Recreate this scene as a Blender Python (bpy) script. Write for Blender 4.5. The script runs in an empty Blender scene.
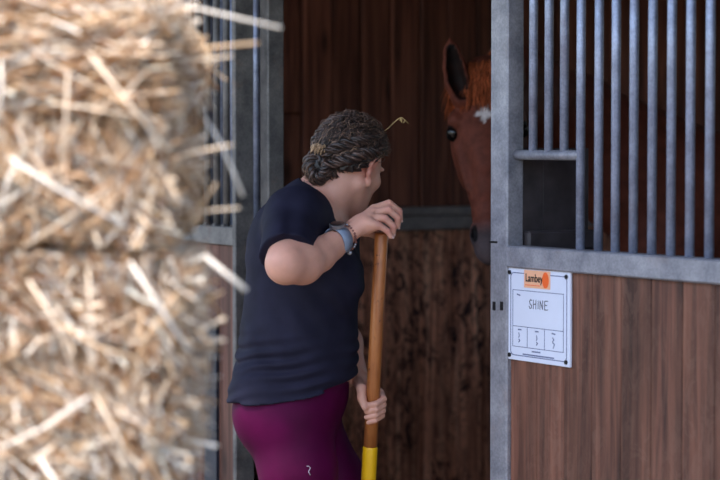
import bpy, bmesh, math, random
import numpy as np
import openvdb
from mathutils import Vector, Matrix, noise

random.seed(7)
rng = np.random.default_rng(11)
C = bpy.context.scene.collection
R = math.radians

# ------------------------------------------------------------------ camera
FPX, CAM_Z, HORIZON = 2200.0, 1.55, 145.0
PITCH = math.atan((240 - HORIZON) / FPX)
cam_data = bpy.data.cameras.new('camera')
cam_data.sensor_width = 36.0
cam_data.lens = FPX / 720 * 36
cam_data.clip_start = 0.05
cam_data.dof.use_dof = True
cam_data.dof.focus_distance = 5.68
cam_data.dof.aperture_fstop = 3.3
cam = bpy.data.objects.new('camera', cam_data)
cam.location = (0, 0, CAM_Z)
cam.rotation_euler = (math.pi / 2 - PITCH, 0, 0)
C.objects.link(cam)
bpy.context.scene.camera = cam

# ------------------------------------------------------------------ sky, sun, exposure
SUN_EL, SUN_AZ = R(61), (-0.66, -0.75)
world = bpy.data.worlds.new('world')
bpy.context.scene.world = world
world.use_nodes = True
wn = world.node_tree
sky = wn.nodes.new('ShaderNodeTexSky')
sky.sky_type = 'NISHITA'
sky.sun_disc = False
sky.sun_elevation = SUN_EL
sky.sun_rotation = math.atan2(SUN_AZ[0], SUN_AZ[1])
sky.air_density = 1.0
sky.dust_density = 1.2
sky.ozone_density = 1.0
wn.links.new(sky.outputs[0], wn.nodes['Background'].inputs[0])
wn.nodes['Background'].inputs[1].default_value = 0.50
sun_data = bpy.data.lights.new('sun', 'SUN')
sun_data.energy = 9.5
sun_data.angle = R(4)
sun_data.color = (1.0, 0.93, 0.84)
sun = bpy.data.objects.new('sun', sun_data)
sv = Vector((SUN_AZ[0] * math.cos(SUN_EL), SUN_AZ[1] * math.cos(SUN_EL), math.sin(SUN_EL)))
sun.rotation_euler = sv.to_track_quat('Z', 'Y').to_euler()
sun.location = (-4, -4, 8)
C.objects.link(sun)
vs = bpy.context.scene.view_settings
vs.view_transform = 'Standard'
vs.look = 'None'
vs.exposure = 0.0
vs.gamma = 1.0
vs.use_curve_mapping = False


# ------------------------------------------------------------------ pixel -> place
def P(px, py, depth):
    u, v = (px - 360) / FPX, (240 - py) / FPX
    d = Vector((u, math.cos(PITCH) + v * math.sin(PITCH), -math.sin(PITCH) + v * math.cos(PITCH)))
    d *= depth / d.y
    return Vector((d.x, d.y, CAM_Z + d.z))


# the stall front is one plane seen at a slant; local frame: x along the front, y into the stall
F0 = Vector((-0.396, 6.70, 0))
FD = Vector((0.524, -0.8517, 0)).normalized()
FN = Vector((-FD.y, FD.x, 0))
FROT = math.atan2(FD.y, FD.x)


def E_at(px, n=0.0):
    u = (px - 360) / FPX
    return (u * (F0.y + n * FN.y) - F0.x - n * FN.x) / (FD.x - u * FD.y)


def Z_at(px, py, n=0.0):
    e = E_at(px, n)
    return P(px, py, F0.y + e * FD.y + n * FN.y).z


# ------------------------------------------------------------------ helpers
def props(o, label=None, cat=None, group=None, kind=None):
    if label: o['label'] = label
    if cat: o['category'] = cat
    if group: o['group'] = group
    if kind: o['kind'] = kind
    return o


def empty(name, loc=(0, 0, 0), rotz=0.0):
    o = bpy.data.objects.new(name, None)
    o.empty_display_size = 0.1
    o.location = loc
    o.rotation_euler = (0, 0, rotz)
    C.objects.link(o)
    return o


def link(name, me, mat=None, parent=None, loc=None, rot=None):
    if mat is not None and len(me.materials) == 0:
        me.materials.append(mat)
    o = bpy.data.objects.new(name, me)
    C.objects.link(o)
    if parent is not None: o.parent = parent
    if loc is not None: o.location = loc
    if rot is not None: o.rotation_euler = rot
    return o


def mesh_from(name, verts, faces, smooth=False):
    me = bpy.data.meshes.new(name)
    me.from_pydata([tuple(v) for v in verts], [], [tuple(f) for f in faces])
    me.validate()
    if smooth:
        me.polygons.foreach_set('use_smooth', [True] * len(me.polygons))
    me.update()
    return me


def box_mesh(name, lo, hi, bevel=0.0):
    bm = bmesh.new()
    bmesh.ops.create_cube(bm, size=1.0)
    lo, hi = Vector(lo), Vector(hi)
    for v in bm.verts:
        v.co = Vector([(lo[i] + hi[i]) / 2 + v.co[i] * (hi[i] - lo[i]) for i in range(3)])
    if bevel > 0:
        bmesh.ops.bevel(bm, geom=bm.edges[:], offset=bevel, segments=1, affect='EDGES', profile=0.5)
    me = bpy.data.meshes.new(name)
    bm.to_mesh(me)
    bm.free()
    return me


def box(name, lo, hi, mat, parent=None, bevel=0.0):
    return link(name, box_mesh(name, lo, hi, bevel), mat, parent)


def frames(pts):
    """parallel-transport frames along a polyline (list of Vectors)"""
    out = []
    n = len(pts)
    t0 = (pts[1] - pts[0]).normalized()
    a = Vector((0, 0, 1)) if abs(t0.z) < 0.9 else Vector((1, 0, 0))
    u = t0.cross(a).normalized()
    for i in range(n):
        t = (pts[min(i + 1, n - 1)] - pts[max(i - 1, 0)])
        t = t.normalized() if t.length > 1e-9 else t0
        u = (u - t * u.dot(t))
        u = u.normalized() if u.length > 1e-9 else t.orthogonal().normalized()
        out.append((u, t.cross(u).normalized()))
    return out


def tube_geo(pts, radii, sides=8, cap=True, base=0, flat=1.0):
    pts = [Vector(p) for p in pts]
    if not hasattr(radii, '__len__'): radii = [radii] * len(pts)
    fr = frames(pts)
    V, Fc = [], []
    for p, r, (u, w) in zip(pts, radii, fr):
        for k in range(sides):
            a = 2 * math.pi * k / sides
            V.append(p + u * (r * math.cos(a)) + w * (r * flat * math.sin(a)))
    for i in range(len(pts) - 1):
        for k in range(sides):
            k2 = (k + 1) % sides
            Fc.append((base + i * sides + k, base + i * sides + k2, base + (i + 1) * sides + k2, base + (i + 1) * sides + k))
    if cap:
        Fc.append(tuple(base + k for k in range(sides))[::-1])
        Fc.append(tuple(base + (len(pts) - 1) * sides + k for k in range(sides)))
    return V, Fc


def tube(name, pts, radii, mat, parent=None, sides=10, flat=1.0):
    V, Fc = tube_geo(pts, radii, sides, True, 0, flat)
    return link(name, mesh_from(name, V, Fc, True), mat, parent)


def smooth_path(pts, n):
    """Catmull-Rom through points"""
    pts = [Vector(p) for p in pts]
    q = [pts[0] * 2 - pts[1]] + pts + [pts[-1] * 2 - pts[-2]]
    out = []
    segs = len(pts) - 1
    for i in range(n):
        s = i / (n - 1) * segs
        k = min(int(s), segs - 1)
        t = s - k
        a, b, c, d = q[k], q[k + 1], q[k + 2], q[k + 3]
        out.append(0.5 * ((2 * b) + (c - a) * t + (2 * a - 5 * b + 4 * c - d) * t * t + (3 * b - a - 3 * c + d) * t ** 3))
    return out


# ------------------------------------------------------------------ materials
def new_mat(name):
    m = bpy.data.materials.new(name)
    m.use_nodes = True
    return m, m.node_tree, m.node_tree.nodes['Principled BSDF']


def lin(c):
    return tuple(((x / 255) / 12.92 if x / 255 <= 0.04045 else ((x / 255 + 0.055) / 1.055) ** 2.4) for x in c)


def ramp(nt, fac, stops):
    r = nt.nodes.new('ShaderNodeValToRGB')
    while len(r.color_ramp.elements) < len(stops): r.color_ramp.elements.new(0.5)
    for e, (p, c) in zip(r.color_ramp.elements, stops):
        e.position = p
        e.color = (*c, 1)
    nt.links.new(fac, r.inputs[0])
    return r.outputs[0]


def noise_node(nt, vec, scale, detail=4, rough=0.55, dist=0.0):
    n = nt.nodes.new('ShaderNodeTexNoise')
    n.inputs['Scale'].default_value = scale
    n.inputs['Detail'].default_value = detail
    n.inputs['Roughness'].default_value = rough
    n.inputs['Distortion'].default_value = dist
    if vec is not None: nt.links.new(vec, n.inputs['Vector'])
    return n.outputs['Fac']


def coords(nt, scale=(1, 1, 1), per_object=False):
    tc = nt.nodes.new('ShaderNodeTexCoord')
    mp = nt.nodes.new('ShaderNodeMapping')
    mp.inputs['Scale'].default_value = scale
    nt.links.new(tc.outputs['Object'], mp.inputs['Vector'])
    if per_object:
        oi = nt.nodes.new('ShaderNodeObjectInfo')
        mul = nt.nodes.new('ShaderNodeMath')
        mul.operation = 'MULTIPLY'
        mul.inputs[1].default_value = 37.0
        nt.links.new(oi.outputs['Random'], mul.inputs[0])
        cb = nt.nodes.new('ShaderNodeCombineXYZ')
        for i in range(3): nt.links.new(mul.outputs[0], cb.inputs[i])
        nt.links.new(cb.outputs[0], mp.inputs['Location'])
    return mp.outputs['Vector']


def bump(nt, bsdf, h, strength, dist=0.01):
    b = nt.nodes.new('ShaderNodeBump')
    b.inputs['Strength'].default_value = strength
    b.inputs['Distance'].default_value = dist
    nt.links.new(h, b.inputs['Height'])
    nt.links.new(b.outputs[0], bsdf.inputs['Normal'])


def mix_col(nt, a, b, fac, mode='MIX'):
    m = nt.nodes.new('ShaderNodeMix')
    m.data_type = 'RGBA'
    m.blend_type = mode
    if isinstance(fac, float): m.inputs[0].default_value = fac
    else: nt.links.new(fac, m.inputs[0])
    for s, i in ((a, 6), (b, 7)):
        if isinstance(s, tuple): m.inputs[i].default_value = (*s, 1)
        else: nt.links.new(s, m.inputs[i])
    return m.outputs[2]


def mat_simple(name, col, rough=0.6, metal=0.0, var=0.25, scale=30.0, bmp=0.1, spec=0.5):
    m, nt, b = new_mat(name)
    f = noise_node(nt, coords(nt), scale, 5)
    c0 = tuple(x * (1 - var) for x in col)
    c1 = tuple(min(1, x * (1 + var)) for x in col)
    nt.links.new(ramp(nt, f, [(0.3, c0), (0.7, c1)]), b.inputs['Base Color'])
    b.inputs['Roughness'].default_value = rough
    b.inputs['Metallic'].default_value = metal
    b.inputs['Specular IOR Level'].default_value = spec
    if bmp: bump(nt, b, f, bmp, 0.003)
    return m


def mat_steel(name, c_lo, c_hi, rust=0.0, metal=0.55, rough=0.48):
    m, nt, b = new_mat(name)
    v = coords(nt, (1, 1, 1), True)
    f = noise_node(nt, v, 14, 6, 0.65)
    f2 = noise_node(nt, v, 160, 3, 0.6)
    col = ramp(nt, f, [(0.32, c_lo), (0.68, c_hi)])
    sp = ramp(nt, f2, [(0.40, (0.86, 0.86, 0.86)), (0.6, (1.06, 1.06, 1.06))])
    col = mix_col(nt, col, sp, 1.0, 'MULTIPLY')
    if rust:
        f3 = noise_node(nt, v, 5, 6, 0.7)
        msk = ramp(nt, f3, [(0.56, (0, 0, 0)), (0.72, (rust, rust, rust))])
        col = mix_col(nt, col, lin((128, 92, 70)), msk)
    nt.links.new(col, b.inputs['Base Color'])
    b.inputs['Metallic'].default_value = metal
    b.inputs['Roughness'].default_value = rough
    bump(nt, b, f2, 0.15, 0.002)
    return m


def mat_wood(name, c_dark, c_mid, c_light, vary=0.35, wear=0.0, wear_col=(0.1, 0.1, 0.1), rough=0.62, gscale=1.0, spec=0.35):
    """vertical grain along z of the plank; each plank differs"""
    m, nt, b = new_mat(name)
    v = coords(nt, (38 * gscale, 38 * gscale, 1.6 * gscale), True)
    g = noise_node(nt, v, 1.0, 6, 0.6, 0.6)
    v2 = coords(nt, (9 * gscale, 9 * gscale, 0.9 * gscale), True)
    g2 = noise_node(nt, v2, 1.0, 3, 0.5, 1.2)
    col = ramp(nt, g, [(0.28, c_dark), (0.5, c_mid), (0.72, c_light)])
    col2 = ramp(nt, g2, [(0.3, (0.62, 0.60, 0.58)), (0.7, (1.25, 1.22, 1.2))])
    col = mix_col(nt, col, col2, 1.0, 'MULTIPLY')
    # knots
    vk = coords(nt, (7, 7, 2.6), True)
    vor = nt.nodes.new('ShaderNodeTexVoronoi')
    vor.inputs['Scale'].default_value = 1.0
    nt.links.new(vk, vor.inputs['Vector'])
    km = ramp(nt, vor.outputs['Distance'], [(0.05, (0.75, 0.75, 0.75)), (0.17, (0, 0, 0))])
    col = mix_col(nt, col, tuple(x * 0.5 for x in c_dark), km)
    oi = nt.nodes.new('ShaderNodeObjectInfo')
    mr = nt.nodes.new('ShaderNodeMapRange')
    mr.inputs['To Min'].default_value = 1 - vary
    mr.inputs['To Max'].default_value = 1 + vary
    nt.links.new(oi.outputs['Random'], mr.inputs['Value'])
    cb = nt.nodes.new('ShaderNodeCombineXYZ')
    for i in range(3): nt.links.new(mr.outputs[0], cb.inputs[i])
    col = mix_col(nt, col, cb.outputs[0], 1.0, 'MULTIPLY')
    if wear:
        # scuffs and gouges left by hooves and teeth
        vw = coords(nt, (22, 22, 11), True)
        w1 = noise_node(nt, vw, 1.0, 5, 0.75, 1.6)
        vw2 = coords(nt, (5, 5, 3), True)
        w2 = noise_node(nt, vw2, 1.0, 3, 0.6)
        wm = nt.nodes.new('ShaderNodeMath'); wm.operation = 'MULTIPLY'
        r1 = ramp(nt, w1, [(0.47, (0, 0, 0)), (0.55, (1, 1, 1))])
        r2 = ramp(nt, w2, [(0.35, (0, 0, 0)), (0.6, (wear, wear, wear))])
        nt.links.new(r1, wm.inputs[0]); nt.links.new(r2, wm.inputs[1])
        col = mix_col(nt, col, wear_col, wm.outputs[0])
    nt.links.new(col, b.inputs['Base Color'])
    b.inputs['Roughness'].default_value = rough
    b.inputs['Specular IOR Level'].default_value = spec
    bump(nt, b, g, 0.25, 0.003)
    return m


def mat_attr(name, rough=0.6, spec=0.4, noise_amt=0.0, nscale=60, bmp=0.0, sss=0.0, sheen=0.0, trans=0.0):
    """colour from the 'Col' attribute stored on the mesh"""
    m, nt, b = new_mat(name)
    a = nt.nodes.new('ShaderNodeAttribute')
    a.attribute_name = 'Col'
    col = a.outputs['Color']
    f = noise_node(nt, coords(nt), nscale, 5, 0.6)
    if noise_amt:
        mul = ramp(nt, f, [(0.3, (1 - noise_amt,) * 3), (0.7, (1 + noise_amt,) * 3)])
        col = mix_col(nt, col, mul, 1.0, 'MULTIPLY')
    nt.links.new(col, b.inputs['Base Color'])
    b.inputs['Roughness'].default_value = rough
    b.inputs['Specular IOR Level'].default_value = spec
    if sss:
        b.inputs['Subsurface Weight'].default_value = sss
        b.inputs['Subsurface Radius'].default_value = (0.01, 0.004, 0.002)
        b.inputs['Subsurface Scale'].default_value = 0.6
    if sheen: b.inputs['Sheen Weight'].default_value = sheen
    if bmp: bump(nt, b, f, bmp, 0.002)
    if trans:
        b.inputs['Transmission Weight'].default_value = 0.0
    return m


def set_col(me, cols):
    at = me.color_attributes.new('Col', 'FLOAT_COLOR', 'POINT')
    c = np.ones((len(me.vertices), 4), np.float32)
    c[:, :3] = cols
    at.data.foreach_set('color', c.ravel())


M = {}
M['steel'] = mat_steel('galvanised_steel', lin((116, 116, 126)), lin((162, 160, 168)), 0.35, 0.25, 0.5)
M['steel_bar'] = mat_steel('galvanised_bar', lin((122, 128, 150)), lin((170, 178, 204)), 0.25, 0.35, 0.40)
M['steel_old'] = mat_steel('weathered_steel', lin((76, 74, 75)), lin((120, 116, 114)), 0.5, 0.2, 0.6)
M['steel_dark'] = mat_steel('dark_steel', lin((104, 94, 92)), lin((138, 126, 122)), 0.4, 0.15, 0.6)
M['bolt'] = mat_simple('dark_bolt', lin((32, 30, 34)), 0.5, 0.5)
M['wood_front'] = mat_wood('brown_board', lin((52, 30, 24)), lin((102, 65, 52)), lin((138, 92, 73)), 0.07, 0.2, lin((140, 108, 92)))
M['wood_door'] = mat_wood('door_board', lin((60, 36, 30)), lin((98, 64, 54)), lin((126, 86, 74)), 0.14)
M['wood_up'] = mat_wood('dark_board', lin((54, 30, 24)), lin((100, 58, 46)), lin((134, 82, 64)), 0.28, spec=0.2)
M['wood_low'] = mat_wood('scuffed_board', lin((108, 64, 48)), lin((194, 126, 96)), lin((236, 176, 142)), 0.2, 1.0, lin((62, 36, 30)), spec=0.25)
M['concrete'] = mat_simple('yard_concrete', lin((92, 85, 78)), 0.9, 0, 0.2, 3.0, 0.3)
M['ceil'] = mat_simple('added_board', lin((84, 66, 54)), 0.8, 0, 0.2, 6.0, 0.1)
M['paper'] = mat_simple('white_board', lin((216, 220, 238)), 0.45, 0, 0.02, 20, 0.0)
M['ink'] = mat_simple('grey_ink', lin((96, 104, 140)), 0.6, 0, 0.1, 30, 0)
M['ink_dark'] = mat_simple('black_ink', lin((60, 62, 80)), 0.6, 0, 0.1, 30, 0)
M['peach'] = mat_simple('peach_print', lin((236, 176, 140)), 0.5, 0, 0.03, 30, 0)
M['orange'] = mat_simple('orange_print', lin((240, 100, 36)), 0.5, 0, 0.08, 90, 0)
M['trough'] = mat_simple('trough_plastic', lin((68, 61, 64)), 0.6, 0, 0.4, 14, 0.15)
M['blueblack'] = mat_simple('blue_black_paint', lin((34, 38, 52)), 0.5, 0, 0.2, 20, 0.1)

# ------------------------------------------------------------------ ground and added shading roof
g = box('floor', (-9, -4, -0.2), (9, 14, 0), M['concrete'])
props(g, 'bare pale concrete ground of the stable yard', 'floor', kind='structure')

added_roof_root = empty('added_roof', F0, FROT)  # unseen roof, added; its overhang is sized to keep sun off the front
props(added_roof_root, 'added unseen brown boarded roof, its overhang shading the stall front', 'added_roof', kind='structure')
for i in range(22):
    e0 = -7.0 + i * 0.5
    box('added_board', (e0, -1.58, 2.85), (e0 + 0.496, 4.1, 2.93), M['ceil'], added_roof_root)

# ------------------------------------------------------------------ stall front
RAIL_TOP = 1.30
TOP = 2.25
bar_me = {}


def bar(parent, e, n, z0, z1, r=0.0125, mat=None, name='bar'):
    key = (round(z1 - z0, 4), r, mat)
    if key not in bar_me:
        V, Fc = tube_geo([(0, 0, 0), (0, 0, z1 - z0)], r, 12)
        me = mesh_from('bar', V, Fc, True)
        me.materials.append(M[mat or 'steel_bar'])
        bar_me[key] = me
    return link(name, bar_me[key], None, parent, (e, n, z0))


plank_me = {}


def plank(parent, x, y, z, w, t, h, mat, axis='x', name='plank'):
    """plank standing on z, w wide along the axis, its visible face towards -y (or along x)"""
    key = (round(w, 4), t, round(h, 4), mat, axis)
    if key not in plank_me:
        if axis == 'x': me = box_mesh('plank', (0.0008, 0, 0), (w - 0.0008, t, h), 0.0025)
        else: me = box_mesh('plank', (0, 0.0022, 0), (t, w - 0.0022, h), 0.007)
        me.materials.append(M[mat])
        plank_me[key] = me
    return link(name, plank_me[key], None, parent, (x, y, z))


# --- right of the doorway
eL, eR = E_at(490), E_at(507)
wr = empty('wall_front_right', F0, FROT)
props(wr, 'grey barred stall front with brown boards right of the doorway', 'wall', kind='structure')
box('door_post', (eL, 0.0, 0), (eR, 0.052, 2.5), M['steel'], wr, 0.004)
END = eR + 2.15
rail_h = 0.054
box('rail', (eR, -0.004, RAIL_TOP - rail_h), (END, 0.052, RAIL_TOP), M['steel'], wr, 0.004)
box('top_rail', (eR, 0.0, TOP), (END, 0.052, TOP + 0.05), M['steel'], wr, 0.004)
box('bottom_rail', (eR, 0.0, 0.03), (END, 0.052, 0.10), M['steel'], wr, 0.004)
box('end_post', (END, 0.0, 0), (END + 0.08, 0.052, 2.5), M['steel'], wr, 0.004)
BN = 0.030
bars_px = [533, 548.5, 564, 580.5, 598.5, 615.5, 633.5, 652, 671, 690, 709.5]
es = [E_at(p, BN) for p in bars_px]
pitch = (es[-1] - es[3]) / (len(es) - 4)
hz = Z_at(548, 155, BN)
for i, e in enumerate(es):
    z0 = hz if i < 3 else RAIL_TOP
    bar(wr, e, BN, z0, TOP, 0.0108)
e = es[-1] + pitch
while e < END - 0.03:
    bar(wr, e, BN, RAIL_TOP, TOP, 0.0108)
    e += pitch
V, Fc = tube_geo([(eR - 0.004, BN, hz), (es[3], BN, hz)], 0.0125, 12)
link('hatch_bar', mesh_from('hatch_bar', V, Fc, True), M['steel'], wr)
# boards below the rail
pw = (E_at(588, 0.012) - E_at(507, 0.012)) / 3
x = eR
while x < END - 0.02:
    w = min(pw, END - x)
    plank(wr, x, 0.012, 0.10, w, 0.028, RAIL_TOP - rail_h - 0.10, 'wood_front')
    x += pw
# slots and a seam in the post
for px in (494.5, 502):
    e = E_at(px)
    z = Z_at(px, 306)
    box('slot', (e - 0.006, -0.0012, z - 0.011), (e + 0.006, 0.003, z + 0.011), M['bolt'], wr)
z = Z_at(493, 242)
box('joint', (eL - 0.001, -0.0012, z - 0.0025), (E_at(497.5), 0.003, z + 0.0025), M['bolt'], wr)

# --- left of the doorway: fixed front behind the sliding door
LN = 0.0
wl = empty('wall_front_left', F0, FROT)
props(wl, 'weathered barred stall front behind the open sliding door', 'wall', kind='structure')
pE0, pE1 = E_at(260), E_at(268)
box('door_post', (pE0, 0.0, 0), (pE1, 0.056, 2.5), M['steel_old'], wl, 0.004)
LEND = -6.0
box('rail', (LEND, 0.0, RAIL_TOP - 0.054), (pE0, 0.052, RAIL_TOP), M['steel_old'], wl, 0.004)
box('top_rail', (LEND, 0.0, TOP), (pE0, 0.052, TOP + 0.05), M['steel_old'], wl, 0.004)
e = E_at(257, BN)
while e > LEND:
    bar(wl, e, BN, RAIL_TOP, TOP, 0.0108, 'steel_bar' if e > -0.2 else 'steel_old')
    e -= 0.076
x = pE0 - pw
while x > LEND:
    plank(wl, x, 0.012, 0.06, pw, 0.028, RAIL_TOP - 0.054 - 0.06, 'wood_door')
    x -= pw
box('lintel', (pE1, 0.0, 2.42), (eL, 0.052, 2.5), M['steel_old'], wl, 0.004)

# --- sliding door, pushed open to the left in front of the fixed part
DN0, DN1 = -0.085, -0.022
dd = empty('door_1', F0, FROT)
props(dd, 'weathered sliding stall door with bars, pushed open beside the doorway', 'door', kind='structure')
dR = E_at(235.2, DN0)
dS = E_at(231.8, DN0)
dL = dR - 1.15
box('stile', (dS, DN0, 0.05), (dR, DN1, 2.3), M['steel_old'], dd, 0.003)
box('stile', (dL, DN0, 0.05), (dL + 0.03, DN1, 2.3), M['steel_old'], dd, 0.003)
dz = Z_at(228, 227, DN0)
box('rail', (dL + 0.03, DN0 + 0.006, dz - 0.056), (dS, DN1, dz), M['steel_old'], dd, 0.003)
box('top_rail', (dL + 0.03, DN0 + 0.006, 2.25), (dS, DN1, 2.3), M['steel_old'], dd, 0.003)
box('bottom_rail', (dL + 0.03, DN0 + 0.006, 0.05), (dS, DN1, 0.11), M['steel_old'], dd, 0.003)
sp = (E_at(227, DN0 + .03) - E_at(198, DN0 + .03)) / 3
e = E_at(225.5, DN0 + .03)
while e > dL + 0.05:
    bar(dd, e, DN0 + 0.034, dz, 2.25, 0.0108, 'steel_old')
    e -= sp
x = dS
while x > dL + 0.04:
    w = min(pw, x - dL - 0.03)
    plank(dd, x - w, DN0 + 0.016, 0.11, w, 0.03, dz - 0.056 - 0.11, 'wood_door')
    x -= pw
# blue-black upright plate on the door boards
a0, a1 = E_at(205, DN0 + .01), E_at(217, DN0 + .01)
box('guard_strip', (a0, DN0 + 0.004, 0.11), (a1, DN0 + 0.0165, Z_at(210, 322, DN0)), M['blueblack'], dd, 0.002)
# little lumps of dried straw dust sit on the door rail
for k in range(4):
    box('weld', (E_at(199 + 9 * k, DN0), DN0 + 0.012, dz), (E_at(202 + 9 * k, DN0), DN0 + 0.028, dz + 0.006), M['steel_old'], dd, 0.002)

# ------------------------------------------------------------------ stall inside
# far partition: plane across the front direction, seen through the doorway
q = P(430, 207, 8.87)
cE = (Vector((q.x, q.y, 0)) - F0).dot(FD)
DEPTH = 3.9
wp = empty('wall_left', F0, FROT)
props(wp, 'dark brown plank partition at the far side of the stall with a steel rail', 'wall', kind='structure')
PT = q.z
sback = FPX / 8.87
n0 = (Vector((q.x, q.y, 0)) - F0).dot(FN)


def N_at(px):
    """place along the partition seen at this pixel column"""
    u = (px - 360) / FPX
    b = F0 + FD * cE
    return (u * b.y - b.x) / (FN.x - u * FN.y)


pn = N_at(421)
wpl = (N_at(453.5) - N_at(388)) / 2
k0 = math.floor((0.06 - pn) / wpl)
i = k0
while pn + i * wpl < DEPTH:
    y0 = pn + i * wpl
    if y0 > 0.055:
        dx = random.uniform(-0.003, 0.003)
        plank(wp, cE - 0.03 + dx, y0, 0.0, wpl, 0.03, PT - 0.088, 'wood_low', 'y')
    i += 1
# upper boards, two of them butted
pu = N_at(303)
wu = (N_at(421) - N_at(303)) / 4
i = math.floor((0.06 - pu) / wu)
zb = P(290, 113, 8.5).z
while pu + i * wu < DEPTH:
    y0 = pu + i * wu
    if y0 > 0.055:
        dx = random.uniform(-0.004, 0.004)
        if i == -1:
            plank(wp, cE - 0.035 + dx, y0, PT, wu, 0.03, zb - PT - 0.003, 'wood_up', 'y')
            plank(wp, cE - 0.035 - dx, y0, zb, wu, 0.03, 2.84 - zb, 'wood_up', 'y')
        else:
            plank(wp, cE - 0.035 + dx, y0, PT, wu, 0.03, 2.84 - PT, 'wood_up', 'y')
    i += 1
box('backing', (cE - 0.075, 0.06, 0.0), (cE - 0.042, DEPTH, 2.84), M['ceil'], wp)  # unseen layer added to stop light leaking between the planks
box('rail_lip', (cE - 0.03, 0.06, PT - 0.033), (cE + 0.012, DEPTH - 0.01, PT + 0.002), M['steel_dark'], wp, 0.004)
box('rail', (cE - 0.03, 0.06, PT - 0.092), (cE + 0.022, DEPTH - 0.01, PT - 0.035), M['steel_dark'], wp, 0.004)

wb = empty('wall_back', F0, FROT)
props(wb, 'dark plank back wall running behind the stalls', 'wall', kind='structure')
x = cE
WX0, WX1, WZ0, WZ1 = cE + 0.96, cE + 0.96 + 0.16 * 9, 1.25, 2.25
while x < END:
    if WX0 - .01 < x < WX1 - .01:
        plank(wb, x, DEPTH, 0, 0.16, 0.04, WZ0, 'wood_up', 'x')
        plank(wb, x, DEPTH, WZ1, 0.16, 0.04, 2.84 - WZ1, 'wood_up', 'x')
    else:
        plank(wb, x, DEPTH, 0, 0.16, 0.04, 2.84, 'wood_up', 'x')
    x += 0.16
added_win = empty('added_window_1', F0, FROT)  # invented out-of-view opening that lets skylight onto the far partition
props(added_win, 'open barred window in the back wall of the stall', 'window', kind='structure')
box('frame', (WX0, DEPTH - .01, WZ0), (WX0 + .05, DEPTH + .05, WZ1), M['steel_old'], added_win, .003)
box('frame', (WX1 - .05, DEPTH - .01, WZ0), (WX1, DEPTH + .05, WZ1), M['steel_old'], added_win, .003)
box('frame', (WX0 + .05, DEPTH - .01, WZ0), (WX1 - .05, DEPTH + .05, WZ0 + .05), M['steel_old'], added_win, .003)
box('frame', (WX0 + .05, DEPTH - .01, WZ1 - .05), (WX1 - .05, DEPTH + .05, WZ1), M['steel_old'], added_win, .003)
for k in range(7):
    bar(added_win, WX0 + 0.18 * (k + 1), DEPTH + .02, WZ0 + .05, WZ1 - .05, 0.0108, 'steel_old')
x = cE - 0.16
while x > LEND:
    plank(wb, x, DEPTH, 0, 0.16, 0.04, 2.84, 'wood_up', 'x')
    x -= 0.16
wq = empty('wall_right', F0, FROT)
props(wq, 'dark plank partition behind the bars on the sign side', 'wall', kind='structure')
y = 0.055
while y < DEPTH - 0.17:
    plank(wq, END + 0.01, y, 0, 0.16, 0.04, 2.84, 'wood_up', 'y')
    y += 0.16

# ------------------------------------------------------------------ feed trough behind the hatch
ft = empty('feed_trough', F0 + FD * 0 + Vector((0, 0, 0)), FROT)
props(ft, 'dark scratched feed trough behind the small hatch in the bars', 'feed trough')
t0, t1 = eR - 0.030, eR + 0.62
zt = RAIL_TOP - 0.02
zh = Z_at(548, 148, 0.10)
box('side_panel', (t0, 0.056, zt - 0.22), (t0 + 0.012, 0.125, zh), M['trough'], ft, 0.002)
box('side_panel', (t0 - 0.002, 0.1252, zt - 0.22), (t0 + 0.010, 0.270, zh), M['trough'], ft, 0.002)
box('bowl_front', (t0 + 0.046, 0.056, zt - 0.22), (t1, 0.070, zt), M['trough'], ft, 0.003)
box('bowl_back', (t0 + 0.013, 0.256, zt - 0.22), (t1, 0.270, zt), M['trough'], ft, 0.003)
box('bowl_bottom', (t0 + 0.013, 0.071, zt - 0.22), (t1, 0.255, zt - 0.205), M['trough'], ft, 0.003)
box('bowl_side', (t1 - 0.014, 0.071, zt - 0.204), (t1, 0.255, zt), M['trough'], ft, 0.003)
box('ledge', (t0 + 0.0125, 0.0565, zt + 0.005), (t0 + 0.045, 0.268, zt + 0.055), M['trough'], ft, 0.006)

# ------------------------------------------------------------------ stall sign
sgn = empty('stall_sign', F0, FROT)
props(sgn, 'white name board with orange logo screwed to the brown boards', 'sign')
SN = 0.012
s0, s1 = E_at(508.5, 0.004), E_at(570.5, 0.004)
sz1 = Z_at(509, 267, 0.004)
sz0 = Z_at(509, 359, 0.004)
box('board', (s0, 0.004, sz0), (s1, 0.0115, sz1), M['paper'], sgn, 0.0015)
SW, SH = s1 - s0, sz1 - sz0


def strokes(name, pts, w, mat, parent, n=0.0034):
    """flat printed lines on the sign; pts are polylines in 0..1 sign units"""
    V, Fc = [], []
    for line in pts:
        L = [Vector((s0 + a * SW, 0, sz0 + b * SH)) for a, b in line]
        for a, b in zip(L[:-1], L[1:]):
            t = (b - a).normalized()
            o = Vector((-t.z, 0, t.x)) * w / 2
            t = t * w * 0.3
            k = len(V)
            for yy in (n, 0.0042):
                for c in (a - t - o, b + t - o, b + t + o, a - t + o):
                    V.append((c.x, yy, c.z))
            Fc += [(k, k + 1, k + 2, k + 3), (k + 7, k + 6, k + 5, k + 4)] + \
                  [(k + j, k + 4 + j, k + 4 + (j + 1) % 4, k + (j + 1) % 4) for j in range(4)]
    return link(name, mesh_from(name, V, Fc), mat, parent)


def rrect(x0, y0, x1, y1, r, n=5):
    p = []
    for cx, cy, a0 in ((x1 - r, y1 - r, 0), (x0 + r, y1 - r, 90), (x0 + r, y0 + r, 180), (x1 - r, y0 + r, 270)):
        for i in range(n + 1):
            a = R(a0 + 90 * i / n)
            p.append((cx + r * math.cos(a), cy + r * math.sin(a)))
    return p + [p[0]]


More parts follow.
